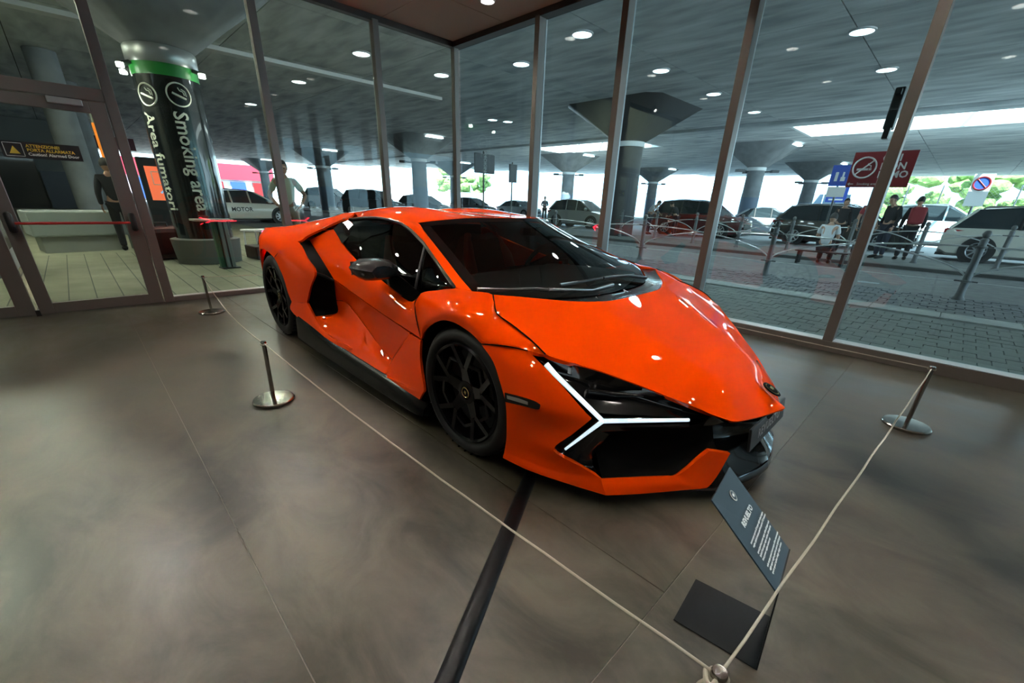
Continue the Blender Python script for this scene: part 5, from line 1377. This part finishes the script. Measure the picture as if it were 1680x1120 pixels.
# ---- building side seen through the door
BW_ = mat('grey_building', (.30, .31, .28), rough=.7); DKW = mat('dark_glazing', (.02, .022, .024), rough=.2, coat=.5)
bb = empty('terminal_building', (-9, -3.6, GZ), 0, 'grey terminal building front with dark glazing beyond the glass door', 'building')
box('wall', (-66, -9, 0), (3.85, -2.9, 4.88), BW_, bb); box('dark_opening', (-16, -2.9, .2), (-3.0, -2.86, 3.0), DKW, bb)  # wall lengthened out of view to keep bright sky out of the glass reflections
for k in range(6): box('pier', (-6.0 - k * 5.2, -2.9, 0), (-5.2 - k * 5.2, -2.3, 4.88), CONCP, bb)
box('back_wall', (-31.0, -2.3, 0), (-30.0, 2.2, 4.88), mat('dim_back_wall', (.16, .165, .155), rough=.8), bb)
box('dark_entrance', (-29.98, -1.2, 0), (-29.9, .6, 3.0), DKW, bb)
ya_, yb_ = S(91, 283, x=-38.85), S(112, 294, x=-38.85)
box('yellow_sign', (-29.9, ya_[1] + 3.6, yb_[2]), (-29.8, yb_[1] + 3.6, ya_[2]), mat('lit_yellow', (.8, .55, .05), emit=(1, .65, .08), estr=.7), bb); box('display_wall', (-29.9, .7, 0), (-29.5, 2.0, 2.1), mat('blue_display', (.06, .075, .10), rough=.3), bb)
box('red_fascia', (-30, 2.2, 3.6), (-29.8, 5.6, 4.3), mat('maroon_fascia', (.12, .02, .03), rough=.6), bb)
for x, y, lab in ((-19.0, -1.62, 'pale round pillar in the passage behind the red push bar'), (-24.0, -1.10, 'farther pale round pillar in the passage beyond the door')):
    c = empty('passage_pillar', (x, y, GZ), 0, lab, 'pillar'); bm = bmesh.new(); lathe(bm, [(0, 0), (.36, 0), (.36, 4.9), (0, 4.9)], 24); obj('shaft', bm, CONCP, c, smooth=40)
    bm = bmesh.new(); lathe(bm, [(0, 0), (.42, 0), (.42, .25), (.37, .28), (0, .28)], 24); obj('plinth', bm, BW_, c, smooth=40)
wsx = empty('white_door_surround', (-8.15, -3.05, GZ), 0, 'pale grey open swing door standing beyond the glass door', 'door panel')
PL = mat('pale_panel', (.30, .33, .31), rough=.5)
box('panel', (-1.7, -.06, .03), (.0, .06, 2.7), PL, wsx, bevel=.01); box('frame', (-.06, -.45, 0), (.06, .10, 2.75), PL, wsx, bevel=.008); box('glazing', (-1.5, .062, .35), (-.25, .068, 2.5), DKW, wsx)
lbx = empty('pale_counter', (-11.9, -2.15, GZ), .15, 'low pale counter block behind the red push bar', 'counter')
box('block', (-.5, -.75, .32), (.5, .75, .80), PL, lbx, bevel=.03); box('plinth', (-.4, -.65, 0), (.4, .65, .32), BW_, lbx)
oc = empty('orange_lit_post', (-11.9, -1.30, GZ), 0, 'slim post with a lit orange band behind the door edge', 'post')
bm = bmesh.new(); tube(bm, [(0, 0, 0), (0, 0, 1.55)], .07, 12); obj('shaft', bm, PL, oc, smooth=60); bm = bmesh.new(); tube(bm, [(0, 0, 1.55), (0, 0, 2.5)], .085, 12); obj('orange_band', bm, mat('orange_glow', (.8, .2, .02), emit=(1, .25, .02), estr=.8), oc, smooth=60)
bm = bmesh.new(); tube(bm, [(0, 0, 2.5), (0, 0, 2.75)], .07, 12); obj('cap', bm, PL, oc, smooth=60)

# ---- greenery, mesh fence and hoardings beyond the canopy
LEAF = mat('leafy_green', (.12, .22, .05), rough=.8); noisy(LEAF, (.06, .13, .03), (.22, .34, .10), scale=2.5, detail=6)
def hedge(x0, x1, y, z1, seed, label):
    rg = random.Random(seed); bm = bmesh.new()
    for k in range(int((x1 - x0) * 4)):
        r = rg.uniform(.5, 1.0); M = Matrix.Translation((rg.uniform(x0, x1), y + rg.uniform(-1.2, 1.2), rg.uniform(.4, z1 - .5))) @ Matrix.Diagonal((r * 1.3, r, r * .8, 1))
        q = bmesh.ops.create_icosphere(bm, subdivisions=2, radius=1, matrix=M)
        for v in q['verts']: v.co += Vector((rg.uniform(-.12, .12), rg.uniform(-.12, .12), rg.uniform(-.12, .12)))
    tag(obj('hedge', bm, LEAF), label, 'hedge')
hedge(-7, 12, 66, 6.0, 1, 'sunlit green trees beyond the mesh fence behind the white estate car')
hedge(-75, -60, 52, 8.0, 3, 'pale green tree crowns far behind the dark hanging boards')
MESHM = mat('galvanised_mesh', (.45, .47, .46), rough=.5, metal=.4)
mf = empty('mesh_fence', (0, 60, -.05), 0, 'tall galvanised mesh fence in front of the green trees', 'fence')
for k in range(14):
    x = -22 + k * 2.6
    bm = bmesh.new(); tube(bm, [(x, 0, 0), (x, 0, 4.2)], .06, 6); obj('post', bm, MESHM, mf)
bm = bmesh.new()
for k in range(-30, 110):
    x = -22 + k * .33
    a, b = max(x, -22), min(x + 4, 12)
    if b > a: tube(bm, [(a, 0, a - x), (b, 0, b - x)], .014, 4, cap=False); tube(bm, [(-10 - a, 0, a - x), (-10 - b, 0, b - x)], .014, 4, cap=False)
tag(obj('wire_net', bm, MESHM, mf), kind='stuff')
hb = empty('blue_hoarding', (-24, 58, -.05), 0, 'row of pale blue site hoardings under the bright gap behind the cars', 'hoarding')
HB = mat('pale_blue_panel', (.30, .42, .55), rough=.6)
for k in range(12): box('panel', (-14 + k * 2.5, -.05, 0), (-11.6 + k * 2.5, .05, 3.2), HB, hb)
hw2 = empty('white_hoarding', (-66, 44, -.05), math.radians(35), 'long white low wall with blue gates far behind the parked row', 'wall')
for k in range(10): box('panel', (-20 + k * 4, -.1, 0), (-16.1 + k * 4, .1, 2.6), WELL if k % 2 else HB, hw2)
rb = empty('red_shop_front', (-74, 12, -.05), math.radians(90), 'red shop front far behind the man in the pale shirt', 'building')
box('fascia', (-9, -.2, 3.0), (9, .2, 5.0), mat('bright_red', (.55, .03, .06), rough=.5), rb); box('wall', (-9, .2, 0), (9, 4, 5.0), WELL, rb)
for k in range(6): box('window', (-8 + k * 2.8, -.25, .3), (-6.2 + k * 2.8, .2, 2.7), SRED if k % 2 else SBLU, rb)
# ================================================================== people
SKIN = mat('skin', (.42, .24, .16), rough=.55); HAIRD = mat('dark_hair', (.015, .012, .010), rough=.6)
def skin_mesh(J, edges, rad, root, sub=2):
    names = list(J); idx = {k: i for i, k in enumerate(names)}
    me = bpy.data.meshes.new('s'); me.from_pydata([J[k] for k in names], [(idx[a], idx[b]) for a, b in edges], [])
    o = bpy.data.objects.new('s', me); COL.objects.link(o)
    o.modifiers.new('skin', 'SKIN').use_smooth_shade = True
    for k in names:
        v = me.skin_vertices[0].data[idx[k]]; r = rad[k]; v.radius = r if isinstance(r, tuple) else (r, r); v.use_root = (k == root)
    m = o.modifiers.new('sub', 'SUBSURF'); m.levels = sub; m.render_levels = sub
    dg = bpy.context.evaluated_depsgraph_get(); out = bpy.data.meshes.new_from_object(o.evaluated_get(dg))
    bpy.data.objects.remove(o); bpy.data.meshes.remove(me)
    return out
def person(label, loc, rz, top, legs, pose=None, hair=HAIRD, h=1.74, group='people outside the showroom', sleeves='short', extra=None):
    J = dict(pel=(0, 0, .96), spi=(0, 0, 1.12), che=(.01, 0, 1.34), nek=(.0, 0, 1.49), hed=(.02, 0, 1.57),
             shL=(0, .17, 1.42), elL=(-.03, .24, 1.14), wrL=(.08, .25, .90), shR=(0, -.17, 1.42), elR=(-.03, -.24, 1.14), wrR=(.08, -.25, .90),
             hiL=(0, .09, .90), knL=(.02, .10, .50), anL=(-.02, .10, .09), toL=(.13, .12, .035), hiR=(0, -.09, .90), knR=(.02, -.10, .50), anR=(-.02, -.10, .09), toR=(.13, -.12, .035))
    if pose: J.update(pose)
    s = h / 1.74
    J = {k: tuple(c * s for c in v) for k, v in J.items()}
    p = empty('person', loc, rz, label, 'person', group)
    E_ = [('pel', 'spi'), ('spi', 'che'), ('che', 'nek'), ('nek', 'hed'), ('che', 'shL'), ('shL', 'elL'), ('elL', 'wrL'), ('che', 'shR'), ('shR', 'elR'), ('elR', 'wrR'), ('pel', 'hiL'), ('hiL', 'knL'), ('knL', 'anL'), ('anL', 'toL'), ('pel', 'hiR'), ('hiR', 'knR'), ('knR', 'anR'), ('anR', 'toR')]
    rad = dict(pel=.12, spi=.115, che=.125, nek=.055, hed=.055, shL=.062, elL=.042, wrL=.030, shR=.062, elR=.042, wrR=.030, hiL=.092, knL=.062, anL=.042, toL=.035, hiR=.092, knR=.062, anR=.042, toR=.035)
    body = skin_mesh(J, E_, rad, 'pel')
    bm = bmesh.new(); bm.from_mesh(body)
    # head with nose, ears and brow line
    hv = Vector(J['hed']); nk = Vector(J['nek']); up = (hv - nk).normalized() if (hv - nk).length > .01 else Vector((0, 0, 1))
    hc = hv + up * .085 * s
    fw = Vector((1, 0, 0)); fw = (fw - up * fw.dot(up)).normalized(); lf = up.cross(fw)
    MH = Matrix(((fw.x, lf.x, up.x, hc.x), (fw.y, lf.y, up.y, hc.y), (fw.z, lf.z, up.z, hc.z), (0, 0, 0, 1)))
    q = bmesh.ops.create_uvsphere(bm, u_segments=18, v_segments=12, radius=1, matrix=MH @ Matrix.Diagonal((.098 * s, .078 * s, .122 * s, 1)))
    for nm, c, d in (('nose', (.100, 0, -.008), (.022, .013, .026)), ('earL', (.0, .078, -.005), (.018, .010, .03)), ('earR', (.0, -.078, -.005), (.018, .010, .03)), ('chin', (.06, 0, -.095), (.035, .035, .025))):
        bmesh.ops.create_uvsphere(bm, u_segments=8, v_segments=6, radius=1, matrix=MH @ Matrix.Translation(Vector(c) * s) @ Matrix.Diagonal((d[0] * s, d[1] * s, d[2] * s, 1)))
    # hands: palm, four fingers, thumb
    for sd, el, wr in (('L', 'elL', 'wrL'), ('R', 'elR', 'wrR')):
        w = Vector(J[wr]); t = (w - Vector(J[el])).normalized(); sg = 1 if sd == 'L' else -1
        acr = Vector((1, 0, 0)); acr = (acr - t * acr.dot(t)); acr = acr.normalized() if acr.length > .1 else Vector((0, 1, 0)); nrm = t.cross(acr)
        Mp = Matrix(((t.x, acr.x, nrm.x, 0), (t.y, acr.y, nrm.y, 0), (t.z, acr.z, nrm.z, 0), (0, 0, 0, 1)))
        bmesh.ops.create_uvsphere(bm, u_segments=10, v_segments=8, radius=1, matrix=Matrix.Translation(w + t * .055 * s) @ Mp @ Matrix.Diagonal((.055 * s, .042 * s, .018 * s, 1)))
        for k, ln in enumerate((.068, .078, .072, .056)):
            o0 = w + t * .09 * s + acr * (.030 - .020 * k) * s
            tube(bm, [o0, o0 + t * ln * .5 * s + nrm * .008 * sg * s, o0 + t * ln * .9 * s + nrm * .028 * sg * s], [.0092 * s, .0085 * s, .007 * s], 6)
        o0 = w + t * .03 * s + acr * .035 * s
        tube(bm, [o0, o0 + t * .03 * s + acr * .025 * s, o0 + t * .062 * s + acr * .030 * s], [.011 * s, .0095 * s, .008 * s], 6)
    for f in bm.faces: f.smooth = True
    bm.to_mesh(body); bm.free(); obj('body', body, SKIN, p)
    # face details
    bm = bmesh.new()
    for sg in (-1, 1): bmesh.ops.create_uvsphere(bm, u_segments=8, v_segments=6, radius=.011 * s, matrix=MH @ Matrix.Translation(Vector((.086, sg * .032, .012)) * s))
    obj('eyes', bm, HAIRD, p)
    bm = bmesh.new(); tube(bm, [MH @ (Vector((.088, y, -.055 - .004 * abs(y) / .02)) * s) for y in (-.022, 0, .022)], .005 * s, 5); obj('mouth', bm, mat('lips', (.30, .10, .08), rough=.5), p)
    bm = bmesh.new(); bmesh.ops.create_uvsphere(bm, u_segments=18, v_segments=12, radius=1, matrix=MH @ Matrix.Translation((-.012 * s, 0, .022 * s)) @ Matrix.Diagonal((.105 * s, .088 * s, .118 * s, 1)))
    inv = MH.inverted()
    kill = [v for v in bm.verts if (inv @ v.co).x > .055 * s and (inv @ v.co).z < .06 * s or (inv @ v.co).z < -.06 * s]
    bmesh.ops.delete(bm, geom=kill, context='VERTS'); obj('hair', bm, hair, p, smooth=180)
    # clothes
    keys = ['spi', 'che', 'shL', 'shR', 'pel'] + ['elL', 'elR']
    Jt = {k: J[k] for k in keys}
    if sleeves == 'short':
        for k, a in (('elL', 'shL'), ('elR', 'shR')): Jt[k] = tuple(Vector(J[a]).lerp(Vector(J[k]), .72))
    Jt['col'] = tuple(Vector(J['che']).lerp(Vector(J['nek']), .72))
    et = [('pel', 'spi'), ('spi', 'che'), ('che', 'col'), ('che', 'shL'), ('che', 'shR'), ('shL', 'elL'), ('shR', 'elR')]
    rt = dict(col=.075, pel=.142, spi=.136, che=.146, shL=.078, shR=.078, elL=.066, elR=.066)
    if sleeves == 'long':
        Jt['wrL'] = tuple(Vector(J['elL']).lerp(Vector(J['wrL']), .93)); Jt['wrR'] = tuple(Vector(J['elR']).lerp(Vector(J['wrR']), .93)); et += [('elL', 'wrL'), ('elR', 'wrR')]; rt.update(wrL=.042, wrR=.042, elL=.056, elR=.056)
    obj('shirt' if sleeves == 'short' else 'jacket', skin_mesh(Jt, et, rt, 'che'), top, p, smooth=180)
    Jl = {k: J[k] for k in ('pel', 'hiL', 'knL', 'anL', 'hiR', 'knR', 'anR')}
    obj('trousers', skin_mesh(Jl, [('pel', 'hiL'), ('hiL', 'knL'), ('knL', 'anL'), ('pel', 'hiR'), ('hiR', 'knR'), ('knR', 'anR')], dict(pel=.136, hiL=.106, knL=.078, anL=.062, hiR=.106, knR=.078, anR=.062), 'pel'), legs, p, smooth=180)
    for a, b in (('anL', 'toL'), ('anR', 'toR')):
        bm = bmesh.new(); A = Vector(J[a]); B = Vector(J[b]); tube(bm, [A + Vector((-.05, 0, -.03)) * s, A + Vector((.0, 0, -.02)) * s, B, B + (B - A).normalized() * .06 * s], [.045 * s, .055 * s, .048 * s, .025 * s], 8); obj('shoe', bm, MATTE_B, p, smooth=180)
    if extra: extra(p, J, s)
    return p
PGREEN = mat('pale_green_shirt', (.42, .47, .36), rough=.9); BEIGE = mat('beige_trousers', (.25, .22, .17), rough=.9)
DRK = mat('dark_cloth', (.02, .02, .022), rough=.9); WSH = mat('white_shirt', (.55, .57, .58), rough=.9); JEAN = mat('dark_jeans', (.03, .035, .055), rough=.9); RDB = mat('red_cloth', (.22, .02, .025), rough=.8); GREYC = mat('grey_cloth', (.10, .11, .12), rough=.9)
def helmet(p, J, s):
    bm = bmesh.new(); c = Vector(J['wrR']) + Vector((.14, .12, -.08))
    bmesh.ops.create_uvsphere(bm, u_segments=18, v_segments=12, radius=.16, matrix=Matrix.Translation(c)); obj('held_helmet', bm, mat('pale_helmet', (.5, .52, .48), rough=.3), p, smooth=180)
person('man in a pale green polo shirt with hands at his waist behind the window post', (-8.55, 1.14, GZ), math.radians(-20), PGREEN, BEIGE,
       dict(elL=(-.10, .33, 1.18), wrL=(.10, .24, 1.02), elR=(-.05, -.32, 1.16), wrR=(.16, -.17, .98)), h=1.84)
person('person in dark clothes walking away, seen through the glass door', (-11.15, -1.42, GZ), math.radians(175), DRK, DRK, dict(knL=(.12, .10, .50), anL=(.02, .10, .10), toL=(.17, .11, .05), knR=(-.02, -.10, .50), anR=(-.18, -.10, .10), toR=(-.04, -.11, .04)), h=1.78, sleeves='long')
person('person in grey standing with folded arms left of the silver hatchback', (-21.0, 23.3, -.05), math.radians(-60), GREYC, DRK, dict(elL=(.05, .26, 1.16), wrL=(.22, .02, 1.2), elR=(.05, -.26, 1.16), wrR=(.22, .04, 1.15)), sleeves='long')
lean = dict(spi=(.05, 0, 1.12), che=(.20, 0, 1.28), nek=(.32, 0, 1.38), hed=(.38, 0, 1.43), shL=(.23, .17, 1.34), shR=(.23, -.17, 1.34), elL=(.34, .2, 1.08), wrL=(.52, .16, .98), elR=(.34, -.2, 1.08), wrR=(.52, -.16, .98))
person('person in a white shirt leaning forward by the dark red car', (-10.0, 19.0, -.05), math.radians(-5), WSH, JEAN, lean)
person('person in black bending over beside the one in the white shirt', (-8.55, 19.0, -.05), math.radians(175), DRK, DRK, {k: (v[0] * .8, v[1], v[2]) for k, v in lean.items()}, h=1.68, sleeves='long')
sit = dict(pel=(0, 0, .50), spi=(0, 0, .66), che=(.02, 0, .88), nek=(.02, 0, 1.03), hed=(.05, 0, 1.10), shL=(.02, .17, .96), shR=(.02, -.17, .96), elL=(.05, .24, .70), wrL=(.28, .18, .68), elR=(.05, -.24, .70), wrR=(.28, -.18, .68),
           hiL=(.04, .09, .47), knL=(.44, .12, .47), anL=(.42, .12, .09), toL=(.57, .13, .04), hiR=(.04, -.09, .47), knR=(.44, -.12, .47), anR=(.42, -.12, .09), toR=(.57, -.13, .04))
# bench for the seated figure
bq = empty('street_bench', (-.98, 12.07, -.05), 0, 'dark street bench on the road edge under the person in the white top', 'bench')
box('seat', (-.6, -.2, .32), (.6, .14, .355), MATTE_B, bq, bevel=.01)
for a in (-.5, .5): box('leg', (a - .03, -.18, 0), (a + .03, .12, .32), MATTE_B, bq)
person('seated person in a white top seen from behind in front of the dark estate car', (-.98, 12.1, -.05), math.radians(90), WSH, DRK, sit)
person('standing person in dark clothes left of the pair, behind the red sign post', (-1.30, 15.2, .03), math.radians(-70), DRK, DRK, h=1.62, sleeves='long')
person('standing person in a dark red top beneath the no-smoking board', (-.62, 15.0, .03), math.radians(-60), RDB, DRK, h=1.72)
person('standing person in black leaning to a neighbour beneath the red sign', (-.10, 15.1, .03), math.radians(-130), DRK, JEAN, dict(nek=(.04, 0, 1.49), hed=(.08, .0, 1.56)), h=1.74, sleeves='long')
def pack(p, J, s):
    bm = bmesh.new(); bx(bm, (-.38, -.17, 1.0), (-.13, .17, 1.46)); obj('backpack', bm, RDB, p, bevel=.06)
person('standing person with a red backpack right of the window post', (.42, 15.2, .03), math.radians(100), DRK, DRK, h=1.70, sleeves='long', extra=pack)
